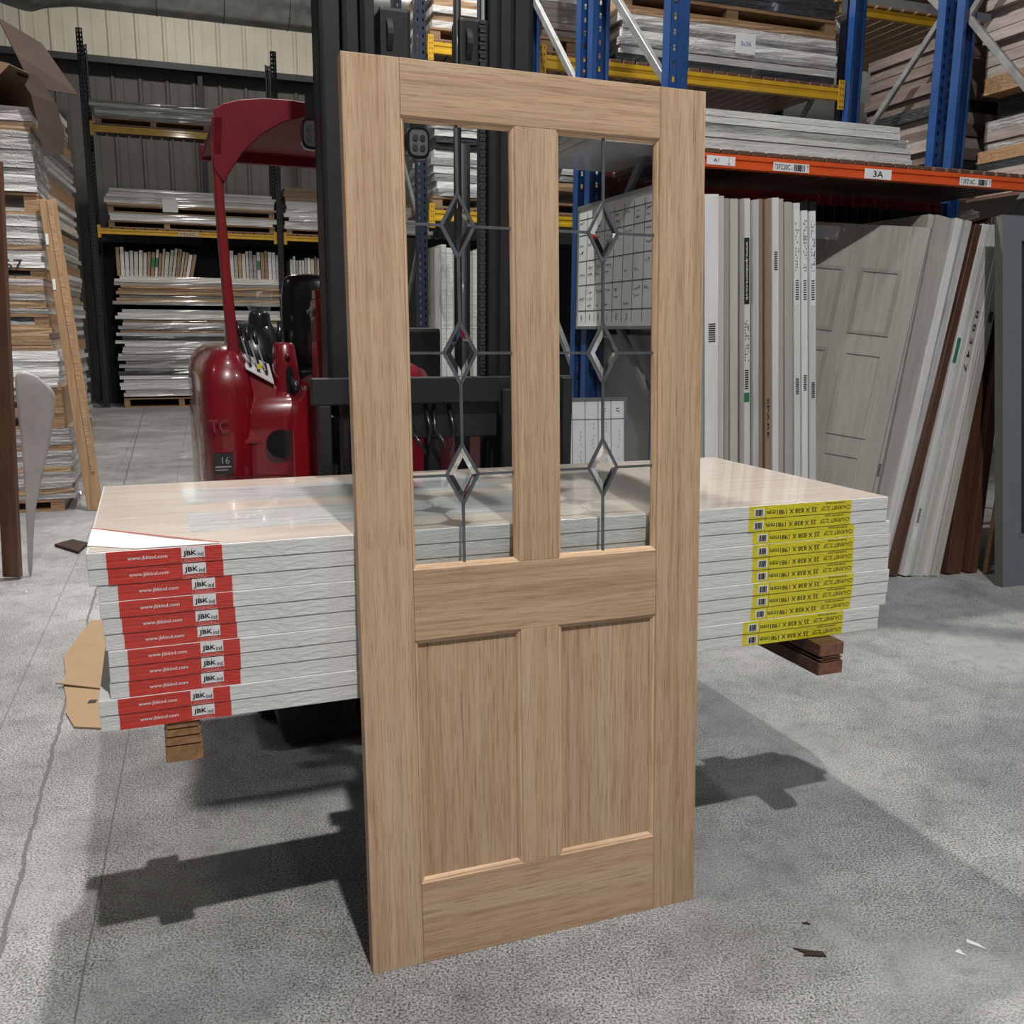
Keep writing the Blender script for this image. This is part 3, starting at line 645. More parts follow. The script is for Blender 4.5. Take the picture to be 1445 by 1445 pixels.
rack_frame(RK, 2.45, 1.12, 2.05, 4.6, M['blue'], M['galv'], zig(0, .32, .82, 6), 'blue rack frame behind the orange beam with a grey brace running down to the left', 'blue rack frames')
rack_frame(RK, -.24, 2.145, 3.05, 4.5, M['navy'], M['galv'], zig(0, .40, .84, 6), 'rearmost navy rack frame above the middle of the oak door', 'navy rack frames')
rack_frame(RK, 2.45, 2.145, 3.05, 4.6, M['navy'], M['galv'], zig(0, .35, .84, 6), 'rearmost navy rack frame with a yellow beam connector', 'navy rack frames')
beam_todo = True
nv = [(0, .4), (1, 1.4), (0, 2.4), (1, 3.4), (0, 4.4), (1, 5.4)]
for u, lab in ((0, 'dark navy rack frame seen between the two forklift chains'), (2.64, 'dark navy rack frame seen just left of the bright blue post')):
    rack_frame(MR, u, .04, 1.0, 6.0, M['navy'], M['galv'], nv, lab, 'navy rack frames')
for u, lab, zt in ((-.35, 'black rack frame rising beside the cardboard flap at far left', 6.45), (2.87, 'black rack frame rising above the red forklift roof', 6.4), (6.0, 'black rack frame far away behind the forklift mast', 6.4)):
    rack_frame(LB, u, .04, 1.0, zt, M['navy'] if False else M['blackpaint'], M['blackpaint'], nv, lab, 'black rack frames')

def beam(fr, u0, u1, w, z0, z1, mat, label, group, conn=M['yellow'], front=-1, holes=True):
    t = thing('rack_beam', label, 'rack beam', fr, u0, w, z0, group); L = u1-u0; H = z1-z0; d = .05
    b = MB(); y = -d/2
    prof = [(-d/2, 0), (-d/2, H*.28), (-d/2+.008, H*.34), (-d/2+.008, H*.62), (-d/2, H*.68), (-d/2, H), (d/2, H), (d/2, 0)]
    b.prism(prof, L-.012, 'x', .006); b.build('beam', mat, t)
    for x in (0, L):
        b = MB(); x0 = .004 if x == 0 else L-.06
        b.box(x0, x0+.056, -d/2-.006, -d/2-.002, -.07, H+.06); c = b.build('connector', conn, t)
        b = MB()
        for k in range(5):
            for dx in (.015, .038): b.box(x0+dx, x0+dx+.006, -d/2-.0075, -d/2-.006, -.06+k*.045, -.045+k*.045)
        b.build('hook_slots', M['blackpaint'], c)
    return t
ob = beam(RK, -.18, 2.39, 0, 2.262, 2.328, M['orange'], 'bright orange rack beam carrying the 3A sign', 'orange beams', M['orange'])
beam(RK, -.18, 2.39, .99, 2.262, 2.328, M['orange_shaded'], 'orange rack beam, its shade painted dull red, behind the bright orange one', 'orange beams', M['orange_shaded'])
beam(RK, -.18, 2.39, 2.09, 3.225, 3.31, M['yellow'], 'yellow rack beam under the white wrapped doors at upper right', 'yellow beams of the blue rack')
beam(RK, -.18, 2.39, 1.08, 3.215, 3.30, M['yellow'], 'yellow rack beam in front, seen above the right stile of the oak door', 'yellow beams of the blue rack') if False else None
beam(MR, .06, 2.58, 0, 4.03, 4.13, M['yellow'], 'upper yellow rack beam seen between the forklift chains', 'yellow beams of the navy rack')
beam(MR, .06, 2.58, 0, 2.50, 2.60, M['yellow'], 'lower yellow rack beam seen through the left glass pane', 'yellow beams of the navy rack')
beam(LB, -.29, 2.81, 0, 3.08, 3.17, M['yellow'], 'lower yellow beam of the far left rack, left of the forklift post', 'yellow beams of the far left rack')
beam(LB, -.29, 2.81, 0, 4.79, 4.90, M['yellow'], 'upper yellow beam of the far left rack under silver wrapped doors', 'yellow beams of the far left rack')
beam(LB, 2.93, 5.94, 0, 3.08, 3.17, M['yellow'], 'lower yellow beam of the far rack right of the black post', 'yellow beams of the far left rack')
beam(LB, 2.93, 5.94, 0, 4.79, 4.90, M['yellow'], 'upper yellow beam of the far rack hidden behind the forklift roof', 'yellow beams of the far left rack')
# stickers on the orange beam (local to ob: origin u=-.18, z=2.262)
def sticker(u0, u1, z0, z1, bits):
    b = MB(); b.box(u0+.18, u1+.18, -.0275, -.0255, z0-2.262, z1-2.262); s = b.build('sticker', M['white_ink'], ob)
    for bit in bits:
        if bit[0] == 't': letter(bit[1], bit[2], bit[3], M['black_ink'], s, (bit[4]+.18, -.0285, bit[5]-2.262), bold=.01)
        elif bit[0] == 'b': mb = MB(); barcode(mb, bit[1]+.18, bit[2]+.18, bit[3]-2.262, bit[4]-2.262, -.0277, 5, 12); mb.build('barcode', M['black_ink'], s)
        elif bit[0] == 'arrow':
            mb = MB(); x, zc = bit[1]+.18, bit[2]-2.262; k = bit[3]; y = -.0279
            mb.bar((x, y, zc+k*.018), (x, y, zc-k*.018), .0025, .001); mb.bar((x-.008, y, zc-k*.008), (x, y, zc-k*.018), .0025, .001); mb.bar((x+.008, y, zc-k*.008), (x, y, zc-k*.018), .0025, .001); mb.build('arrow', M['black_ink'], s)
sticker(-.075, .092, 2.272, 2.316, [('t', 'A1', .033, .016, -.02, 2.295), ('arrow', .055, 2.293, 1)])
sticker(.322, .545, 2.266, 2.308, [('t', 'SF220C', .085, .026, .385, 2.287), ('t', '7', .008, .010, .438, 2.279), ('b', .45, .52, 2.271, 2.303), ('arrow', .334, 2.289, -.7), ('arrow', .535, 2.289, -.7)])
sticker(.905, 1.085, 2.262, 2.314, [('t', '3A', .068, .032, .995, 2.288)])
sticker(1.565, 1.795, 2.266, 2.308, [('t', 'SF216C', .085, .026, 1.632, 2.287), ('t', '7', .008, .010, 1.686, 2.279), ('b', 1.70, 1.765, 2.271, 2.303), ('arrow', 1.576, 2.289, -.7), ('arrow', 1.783, 2.289, -.7)])
# stickers on the far beams
for nm, u, tx in (('rack_beam', 1.15, 'A20SC'),):
    o = [x for x in COL.objects if x.get('label', '').startswith('lower yellow beam of the far left')][0]
    b = MB(); b.box(1.35, 1.70, -.029, -.026, .004, .085); s = b.build('sticker', simple('cream_sticker', (.55, .42, .28, 1)), o); letter('132SC', .26, .045, M['black_ink'], s, (1.52, -.030, .045))

# decks of timber slats
def deck(fr, u0, u1, w0, w1, z, n, mat, label, group, wd=None):
    p = (u1-u0)/n; wd = wd or p*.86
    b = MB(); b.box(-wd/2, wd/2, 0, w1-w0, 0, .024); first = b.build('deck_slat', mat, None, bevel=.004, seg=1)
    for k in range(n):
        o = first if k == 0 else first.copy()
        if k: COL.objects.link(o)
        put(o, fr, u0+p*(k+.5), w0, z); tag(o, label, 'deck slat', group)
deck(RK, -.17, 2.38, -.02, 1.0, 2.3285, 28, M['slat'], 'short dark timber slat laid across the orange beam', 'timber slats on the orange beam')
deck(RK, -.17, 2.38, 2.07, 3.02, 3.3105, 24, M['slat'], 'timber slat laid on the yellow beam under the white wrapped doors', 'timber slats on the upper right yellow beam')
deck(MR, .08, 2.56, .0, 1.0, 4.131, 16, M['slat'], 'timber slat on the upper yellow beam behind the forklift chains', 'timber slats on the upper navy rack level')
deck(MR, .08, 2.56, .0, 1.0, 2.601, 16, M['slat'], 'timber slat on the lower yellow beam behind the forklift chains', 'timber slats on the lower navy rack level')
deck(LB, -.25, 2.78, .0, 1.0, 3.171, 16, M['slat'], 'timber slat on the lower yellow beam of the far left rack', 'timber slats on the lower far left level')
deck(LB, -.25, 2.78, .0, 1.0, 4.901, 16, M['slat'], 'timber slat on the upper yellow beam of the far left rack', 'timber slats on the upper far left level')
deck(LB, 2.95, 5.9, .0, 1.0, 3.171, 12, M['slat'], 'timber slat on the beam right of the black post', 'timber slats on the right far level')

# ================================================================ PILES OF LYING DOORS
KN = {'w_white': 'white', 'w_silver': 'silvery', 'w_cream': 'cream', 'w_card': 'cardboard-brown', 'w_oak': 'tan', 'w_dark': 'black', 'w_purple': 'pinkish white', 'w_pink': 'taupe', 'w_brown_shaded': 'shaded brownish'}
def lying(fr, u0, u1, w0, w1, z0, z1, mk, label, group, jit=.02, rnd=random, rough=.0):
    """one film-wrapped door lying flat; the ends are slightly irregular"""
    a, b_ = u0+rnd.uniform(-jit, jit), u1+rnd.uniform(-jit, jit); c = w0+rnd.uniform(0, jit)
    n = 10; L = b_-a; H = z1-z0-.002
    mb = MB()
    rings = []
    for k in range(n+1):
        x = L*k/n; s = rnd.uniform(-rough, rough); q = rnd.uniform(-rough, rough)
        rings.append([(x, s, .0+.0), (x, -abs(q)*.3, H*.5), (x, s*.5, H), (x, w1-c, H), (x, w1-c, 0)])
    mb.loft(rings); o = mb.build('wrapped_door', M[mk]); put(o, fr, a, c, z0+.001); tag(o, label, 'wrapped door', group); return o
def pallet(fr, u0, u1, w0, w1, z0, z1, label, group, nblk=3, axis='u', mat='timber'):
    t = thing('pallet', label, 'pallet', fr, u0, w0, z0+.001, group); L, D, H = u1-u0, w1-w0, z1-z0-.002
    tb = min(.022, H*.22)
    b = MB(); b.box(0, L, 0, D, H-tb, H); b.build('top_deck', M[mat], t)
    b = MB(); b.box(0, L, 0, D, 0, tb*.9); b.build('base_deck', M[mat], t)
    for k in range(nblk):
        x = (L-.1)*k/(nblk-1)
        b = MB(); b.box(x, x+.1, .01, D-.01, tb*.9, H-tb); b.build('stringer', M[mat], t)
    return t
def pile(fr, u0, u1, w0, w1, items, where, group, jit=.02, rough=.004, seed=1, step=.04, nblk=3):
    """items: (kind, ztop, zbot), from the top downwards; each door of a run is its own object"""
    r = random.Random(seed); k = 0
    for it in items:
        kind, zt, zb = it[:3]; du = it[3] if len(it) > 3 else 0
        if kind == 'gap': continue
        if kind == 'pallet':
            pallet(fr, u0+du, u1+du, w0+.02, w1, zb, zt, 'pallet, %s down %s' % (ORD[k] if k else 'topmost', where), group, nblk); k += 1; continue
        kinds = kind.split('/'); n = max(1, round((zt-zb)/step)); h = (zt-zb)/n
        for j in range(n):
            mk = kinds[j % len(kinds)]
            nm = ORD[k] if k < len(ORD) else 'low'
            lying(fr, u0+du, u1+du, w0, w1, zt-h*(j+1), zt-h*j, mk, '%s door, %s down %s' % (KN[mk], nm, where), group, jit, r, rough); k += 1
# --- on the orange beam
pile(RK, -.72, 1.20, .03, .85, [('w_white', 2.553, 2.485, -.03), ('w_silver', 2.485, 2.445, .02), ('w_white', 2.445, 2.388, .06), ('w_white', 2.388, 2.3535, .08)], 'in the white pile on the orange beam', 'doors lying on the orange beam', .012, .001, 3, .035)
# --- on the yellow beam of the blue rack
pile(RK, .45, 2.30, 2.08, 3.0, [('w_dark', 3.93, 3.80), ('pallet', 3.80, 3.69), ('w_oak', 3.69, 3.655), ('w_white/w_silver', 3.655, 3.39), ('w_dark', 3.39, 3.336)], 'in the white pile with a paper note at upper right', 'doors lying at upper right', .02, .006, 5, .055)
b = MB(); b.box(0, .17, -.002, 0, 0, .14); o = b.build('paper_note', M['paper']); put(o, RK, 1.38, 2.055, 3.47); tag(o, 'white paper note taped on the big white pile at upper right', 'paper note')
letter('3x36', .09, .03, M['bluep'], o, (.085, -.003, .07))
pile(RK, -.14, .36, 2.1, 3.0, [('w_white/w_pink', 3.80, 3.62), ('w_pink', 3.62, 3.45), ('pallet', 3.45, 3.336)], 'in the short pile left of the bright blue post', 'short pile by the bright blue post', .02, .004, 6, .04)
# --- goods beyond the right frame (their long sides run away from us), shade painted as darker wraps
pile(RK, 2.58, 4.3, 1.12, 2.02, [('w_brown_shaded', 3.50, 3.06), ('w_dark', 3.06, 2.98), ('w_pink/w_brown_shaded', 2.98, 2.66), ('w_dark', 2.66, 2.56), ('w_pink', 2.56, 2.353)], 'in the dim pile between the two blue frames', 'dim pile between the blue frames', .03, .003, 8, .075)
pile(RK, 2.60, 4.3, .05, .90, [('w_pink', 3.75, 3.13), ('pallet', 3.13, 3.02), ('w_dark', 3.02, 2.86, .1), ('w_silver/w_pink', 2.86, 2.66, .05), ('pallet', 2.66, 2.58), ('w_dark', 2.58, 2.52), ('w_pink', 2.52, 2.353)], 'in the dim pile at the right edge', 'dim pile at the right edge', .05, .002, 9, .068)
b = MB(); b.box(2.54, 5.2, -.02, 2.05, 2.3285, 2.352); o = b.build('timber_deck', M['slat']); put(o, RK, 0, 0, 0); tag(o, 'dark timber deck under the dim piles at the right edge', 'timber deck')
b = MB(); b.box(2.54, 5.2, -.02, 2.05, 4.0, 4.03); o = b.build('timber_deck', M['slat']); put(o, RK, 0, 0, 0); tag(o, 'unseen timber deck added to shade the dim piles at the right edge', 'timber deck')  # unseen deck added above the piles to block lamp light
beam(RK, 2.51, 5.2, 0, 2.262, 2.328, M['orange'], 'orange rack beam continuing out of the picture at right', 'orange beams', M['orange'])
# far timber-decked level above them
t = beam(RK, 2.4, 5.6, 3.6, 4.42, 4.5, M['yellow'], 'dim orange-yellow beam under the high timber deck at upper right', 'high deck beams')
deck(RK, 2.45, 5.6, 3.55, 5.4, 4.501, 20, M['timber'], 'slat of the high timber deck seen from below at upper right', 'slats of the high deck')
b = MB(); b.box(2.8, 6.5, 5.8, 5.86, 0, 5.5); struct(b.build('wall_right', simple('panelled_wall', (.45, .46, .43, 1), .7))); put(bpy.data.objects['wall_right'], RK, 0, 0, 0)

M['rackshade'] = simple('rack_shade_black', (.012, .011, .011, 1), .9)  # for added sheets that paint the deep shade behind the rack goods
for fr_, u0, u1, w, z1, lab in ((RK, -.15, 2.36, .915, 2.24, 'black sheet added as shade behind the upright doors under the orange beam'), (LB, -.28, 2.8, .97, 3.0, 'black sheet added as shade behind the standing boards at far left'), (LB, 2.95, 5.9, .97, 3.0, 'black sheet added as shade right of the black far post'), (MR, .07, 2.55, .97, 2.4, 'black sheet added as shade behind the navy rack')):
    b = MB(); b.box(u0, u1, 0, .006, 0, z1); o = b.build('void_shade_sheet', M['rackshade']); put(o, fr_, 0, w+.012, .02); tag(o, lab, 'shade sheet')
# --- navy rack behind the mast
pile(MR, .11, 1.15, .02, .95, [('w_silver/w_white', 5.0, 4.72), ('pallet', 4.72, 4.60), ('w_white/w_oak', 4.60, 4.28), ('pallet', 4.28, 4.156)], 'on the upper level behind the forklift chains', 'doors on the upper navy level', .05, .008, 11, .07)
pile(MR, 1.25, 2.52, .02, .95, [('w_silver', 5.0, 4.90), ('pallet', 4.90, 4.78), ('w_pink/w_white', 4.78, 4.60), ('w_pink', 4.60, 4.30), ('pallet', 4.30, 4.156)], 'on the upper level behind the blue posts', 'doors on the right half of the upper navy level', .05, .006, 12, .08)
pile(MR, .12, 1.15, .02, .95, [('w_silver/w_white', 3.70, 3.30), ('w_dark', 3.30, 3.18), ('w_white/w_silver', 3.18, 2.74), ('pallet', 2.74, 2.626)], 'on the lower level behind the forklift chains', 'doors on the lower navy level', .06, .010, 13, .07)
pile(MR, 1.25, 2.52, .02, .95, [('w_silver', 3.60, 3.45), ('w_oak', 3.44, 3.36), ('w_silver/w_white', 3.3, 2.95), ('w_oak', 2.94, 2.86), ('pallet', 2.74, 2.626)], 'on the lower level seen through the right glass pane', 'doors on the right half of the lower navy level', .06, .012, 14, .075)
# --- far left rack
pile(LB, -.24, 2.6, .0, .95, [('w_silver/w_white', 5.33, 5.05)], 'in the silver pile high on the far left rack', 'silver pile high on the far left rack', .05, .012, 21, .06)
pallet(LB, -.2, 2.6, .05, .95, 4.926, 5.05, 'pallet under the silver pile on the upper yellow beam', 'pallets of the far left rack', 4)
pile(LB, -.1, 2.78, .0, .95, [('w_white', 3.87, 3.62), ('w_oak', 3.62, 3.58), ('pallet', 3.58, 3.46), ('w_white', 3.46, 3.32), ('pallet', 3.32, 3.196)], 'on the lower yellow beam left of the forklift post', 'doors on the lower far left beam', .05, .006, 22, .055, 4)
b = MB(); b.box(0, .26, -.002, 0, 0, .22); o = b.build('paper_note', M['paper']); put(o, LB, .82, -.012, 3.50); tag(o, 'white paper note hanging on the doors at far left', 'paper note')
pile(LB, -.05, 2.9, .0, .95, [('w_white', 2.37, 2.20), ('w_oak', 2.20, 2.10), ('w_oak/w_silver', 2.10, 1.86), ('gap', 1.86, 1.80), ('w_white', 1.78, 1.60), ('w_oak/w_white/w_silver', 1.60, 1.30), ('w_dark', 1.30, 1.22), ('w_white', 1.22, .92), ('w_silver', .92, .66), ('w_dark', .66, .58), ('w_white', .58, .20), ('pallet', .17, 0)], 'on the floor of the far left rack', 'doors on the floor of the far left rack', .08, .01, 23, .065, 4)
pile(LB, 3.0, 5.8, .0, .95, [('w_silver', 5.40, 5.12), ('pallet', 5.10, 4.93)], 'high behind the forklift roof', 'silver pile behind the forklift roof', .05, .012, 24, .09)
pile(LB, 3.0, 5.8, .0, .95, [('w_card', 4.05, 3.80), ('w_white', 3.80, 3.30), ('pallet', 3.30, 3.196)], 'on the beam right of the black far post', 'white pile right of the black far post', .05, .006, 25, .075)
pile(LB, 3.0, 5.8, .0, .95, [('w_white/w_oak', 2.30, 1.0), ('w_silver/w_white', 1.0, .2), ('pallet', .18, 0)], 'on the floor right of the black far post', 'floor pile right of the black far post', .05, .01, 26, .13)
# upright short boards standing on the far pile like books
def books(fr, u0, u1, w, z0, seed, where, group, lean0=0.0, kinds=('w_white', 'w_cream', 'w_card', 'w_white', 'w_silver', 'w_white', 'w_oak'), green=()):
    r = random.Random(seed); u = u0; k = 0
    while u < u1:
        th = r.uniform(.045, .075); h = r.uniform(.42, .52); mk = r.choice(kinds)
        mb = MB(); mb.box(0, th-.008, 0, .6, 0, h); ln = lean0*(u-u0)/(u1-u0)
        o = mb.build('upright_board', M[mk]); put(o, fr, u, w, z0+.001+max(0, math.sin(ln)*0), Matrix.Rotation(-ln, 4, 'Y'))
        tag(o, '%s board, %s from the left %s' % (KN[mk], ORD[k] if k else 'first', where), 'board', group)
        if k in green:
            g = MB(); g.box(0, th-.008, -.003, 0, .17, .34); g.build('green_band', M['green'], o)
        u += th+.004; k += 1
books(LB, -.02, 1.25, .12, 2.37, 5, 'in the left row above the far floor pile', 'boards standing in the left row', -.22, green=(8, 9))
books(LB, 1.95, 2.80, .12, 2.37, 6, 'in the middle row behind the forklift post', 'boards standing in the middle row', 0.0, green=(7,))
books(LB, 3.05, 4.3, .12, 2.31, 7, 'in the right row beside the forklift mast', 'boards standing in the right row', 0.0)

# --- near left pile (column A)
A = [('w_purple', 3.03, 2.93), ('w_card', 2.93, 2.86), ('w_silver/w_purple/w_silver', 2.86, 2.60), ('w_silver/w_white', 2.60, 2.47), ('w_white', 2.47, 2.43),
     ('pallet', 2.43, 2.27), ('w_silver/w_white', 2.27, 2.05), ('w_card', 2.05, 2.01), ('w_white', 2.01, 1.88), ('pallet', 1.88, 1.80), ('w_purple', 1.80, 1.75), ('w_card', 1.75, 1.69), ('w_silver', 1.69, 1.64), ('w_oak', 1.64, 1.58), ('w_silver', 1.58, 1.54),
     ('pallet', 1.54, 1.44), ('w_oak', 1.44, 1.26), ('w_white', 1.26, .98, .04), ('pallet', .98, .80, .05), ('pallet', .80, .66, .05), ('w_silver/w_purple/w_silver/w_oak', .66, .10, .08), ('pallet', .10, 0)]
pile(AL, -1.7, .20, .02, .88, A, 'in the tall near pile at the left edge', 'things in the tall near left pile', .018, .008, 31, .042)
_d = min((o for o in COL.objects if o.name.startswith('wrapped_door') and 'tall near pile' in o.get('label', '')), key=lambda o: abs(o.matrix_world.translation.z-1.90))
letter('67', .13, .075, M['black_ink'], _d, (1.7, -.012, .02), bold=.0)
# --- second left pile (column B)
B = [('w_white', 4.06, 3.98), ('w_cream', 3.98, 3.90, -.02), ('w_pink', 3.90, 3.70, -.03), ('pallet', 3.70, 3.54), ('w_silver', 3.54, 3.40), ('w_silver/w_white', 3.40, 3.18), ('w_white', 3.18, 3.13), ('pallet', 3.12, 2.93),
     ('w_white/w_oak', 2.93, 2.80), ('w_white', 2.80, 2.60), ('pallet', 2.55, 2.47), ('w_white/w_silver', 2.47, 2.20), ('pallet', 2.20, 2.08), ('w_white/w_silver', 2.08, 1.84), ('w_oak', 1.84, 1.72), ('w_white/w_dark', 1.72, 1.30), ('pallet', 1.30, 1.16),
     ('w_white', 1.16, 1.05), ('w_oak', 1.05, .98), ('w_silver/w_white', .98, .62), ('w_white/w_purple', .62, .24), ('pallet', .22, 0)]
pile(BL, -.86, .0, .0, 2.1, B, 'in the second pile behind the leaning board', 'things in the second left pile', .03, .010, 32, .055)
# leaning lining board
t = thing('leaning_board', 'long grooved oak board leaning on the near left pile', 'board', AL, .43, -.02, 0)
L0 = Vector((0, 0, 0)); L1 = Vector((-.165, .02, 2.38))
b = MB(); b.bar((0, 0, 0.003), (-.165, .02, 2.38), .12, .03, (0, 1, 0)); o = b.build('board', M['boardoak'], t, bevel=.003, seg=1)
b = MB(); b.bar((.005, -.018, .32), (-.155, .002, 2.38), .030, .006, (0, 1, 0)); b.build('groove_strip', M['w_oak'], t)
for z in (1.72, 2.05):
    b = MB(); x = -.165*z/2.38-.055; b.box(x, x+.02, -.020+.02*z/2.38, -.016+.02*z/2.38, z, z+.08); s = b.build('label', M['paper'], t)
# cardboard draped over the near pile
def sheet(name, pts_grid, mat, label, cat, th=.006, group=None, subdiv=0):
    b = MB(); nr, nc = len(pts_grid), len(pts_grid[0]); vs = [p for r_ in pts_grid for p in r_]
    b._add(vs, [(i*nc+j, i*nc+j+1, (i+1)*nc+j+1, (i+1)*nc+j) for i in range(nr-1) for j in range(nc-1)])
    o = b.build(name, mat, None, smooth=subdiv > 0, subdiv=subdiv)
    md = o.modifiers.new('t', 'SOLIDIFY'); md.thickness = th; return tag(o, label, cat, group)
P = lambda u, w, z: tuple(AL.P(u, w, z))
sheet('cardboard_sheet', [[P(.04, .0, 3.62), P(.08, .25, 3.60)], [P(.14, -.02, 3.38), P(.30, .2, 3.52)], [P(.23, -.02, 3.16), P(.52, .15, 3.17)]][::1], M['card_dk'], 'large dark cardboard flap jutting up over the near left pile', 'cardboard')
sheet('cardboard_sheet', [[P(-.75, -.1, 3.26), P(-.45, -.1, 3.27), P(-.15, -.12, 3.33), P(.10, -.14, 3.28), P(.22, -.1, 3.24)], [P(-.75, .4, 3.10), P(-.45, .4, 3.18), P(-.15, .4, 3.24), P(.10, .38, 3.2), P(.2, .4, 3.16)], [P(-.75, .9, 3.05), P(-.45, .9, 3.06), P(-.15, .9, 3.08), P(.10, .9, 3.06), P(.18, .9, 3.05)]], M['card_mid'], 'crumpled brown cardboard sheet lying on top of the near left pile', 'cardboard')
sheet('cardboard_sheet', [[P(-.75, -.13, 3.25), P(-.45, -.14, 3.26), P(-.15, -.15, 3.31), P(.12, -.17, 3.27)], [P(-.75, -.15, 3.12), P(-.45, -.17, 3.08), P(-.25, -.18, 3.04), P(.02, -.19, 3.16)]], M['card_mid'], 'torn edge of brown cardboard hanging over the front of the near left pile', 'cardboard')
sheet('cardboard_sheet', [[P(.12, -.05, 3.27), P(.27, -.03, 3.24)], [P(.22, -.06, 3.10), P(.38, -.03, 3.06)], [P(.25, -.06, 2.90), P(.42, -.02, 2.86)], [P(.27, -.06, 2.68), P(.40, -.02, 2.70)]], M['card_dk'], 'dark cardboard strip hanging down the side of the near left pile', 'cardboard')
# brown boards and a pale curved sheet at the left edge
F5 = Fr(-2.9, 5.2, 0)
for k, (u0, u1, w, z1, ln, lab) in enumerate(((-.35, -.055, -.06, 2.3, .047, 'wide brown veneered board standing at the very left edge'), (-.05, .047, .02, 2.3, .047, 'narrow brown board standing beside the pale bent panel'))):
    b = MB(); b.box(0, u1-u0, 0, .04, 0, z1); o = b.build('brown_board', M['boardred'] if k else M['boardoak'], None, bevel=.002, seg=1); put(o, F5, u0, w, .016 if k else .002, Matrix.Rotation(ln, 4, 'Y')); tag(o, lab, 'board', 'brown boards at the left edge')
P = lambda u, w, z: tuple(F5.P(u, w, z))
sheet('pale_panel', [[P(.105, .07, 1.19), P(.14, .09, 1.20), P(.20, .12, 1.17)], [P(.100, .07, 1.10), P(.17, .10, 1.13), P(.275, .14, 1.10)], [P(.100, .07, 1.0), P(.18, .11, 1.02), P(.290, .16, 1.04)], [P(.10, .08, .75), P(.17, .12, .76), P(.22, .16, .76)], [P(.085, .09, .38), P(.100, .10, .39), P(.12, .11, .42)], [P(.062, .09, .004), P(.068, .10, .004), P(.075, .11, .004)]], simple('pale_grey_skin', (.42, .39, .38, 1), .5, var=.12, nscale=6), 'pale grey bent panel skin leaning beside the brown boards', 'panel', .008, None, 2)
# galvanised duct
t = thing('ventilation_duct', 'round galvanised ventilation duct running under the roof at upper left', 'duct', LB, 0, 0, 0)
b = MB(); b.tube([(-.30, -1.1, 6.93), (9, -1.1, 6.93)], .46, 40, False); b.build('straight_duct', M['duct'], t, smooth=True)
b = MB()
for k in range(9): b.tube([(.9+k*1.05, -1.1, 6.93), (.92+k*1.05, -1.1, 6.93)], .468, 40, False)
b.build('joint_ring', M['galv'], t, smooth=True)
b = MB(); b.tube([(-.25, -1.1, 6.93), (-.45, -1.12, 6.92), (-.75, -1.25, 6.83), (-.98, -1.5, 6.68), (-1.1, -1.9, 6.6), (-1.12, -2.6, 6.58)], [.46, .47, .47, .47, .46, .46], 36, False); b.build('elbow', M['duct'], t, smooth=True)

# ================================================================ UPRIGHT DOORS UNDER THE ORANGE BEAM
def stander(ub, th, lean_deg, mk, z1, w, label, group, depth=.76, extra=None, name='door_slab', face=None, lift=.0):
    t = thing(name, label, 'standing door', RK, ub, w, .004+lift, group, Matrix.Rotation(R(lean_deg), 4, 'Y'))
    b = MB(); b.box(0, th, 0, depth, 0, z1); b.build('sleeve', M[mk], t, bevel=.002, seg=1)
    for e in extra or []:
        if e[0] == 'p':   # patch: z0,z1,mat
            _, a, c, mt = e; b = MB(); b.box(th*.12, th*.88, -.0012, 0, a, c); b.build('label_patch', M[mt], t)
        if e[0] == 't':
            _, s, a, c, mt, rz = e; letter(s, c-a, th*.42, M[mt], t, (th/2, -.0025, (a+c)/2), rz=rz, bold=.01)
        if e[0] == 'b':
            _, a, c = e; b = MB(); n = 9
            for k in range(n): zz = a+(c-a)*k/n; b.box(th*.25, th*.75, -.002, -.0012, zz, zz+(c-a)/n*.5)
            b.build('barcode', M['black_ink'], t)
        if e[0] == 's':
            _, a, c = e; b = MB(); rr_ = random.Random(int(a*1000+ub*999)); zz = a
            while zz < c:
                for xx in (.3, .52, .74):
                    if rr_.random() < .6: b.box(th*xx-.002, th*xx+.002, -.002, -.0012, zz, zz+rr_.uniform(.006, .014))
                zz += .016
            b.build('small_print', M['black_ink'], t)
        if e[0] == 'cap': b = MB(); b.box(-.001, th+.001, -.002, depth, z1-.045, z1+.001); b.build('end_cap', M['blackplastic'], t)
    return t
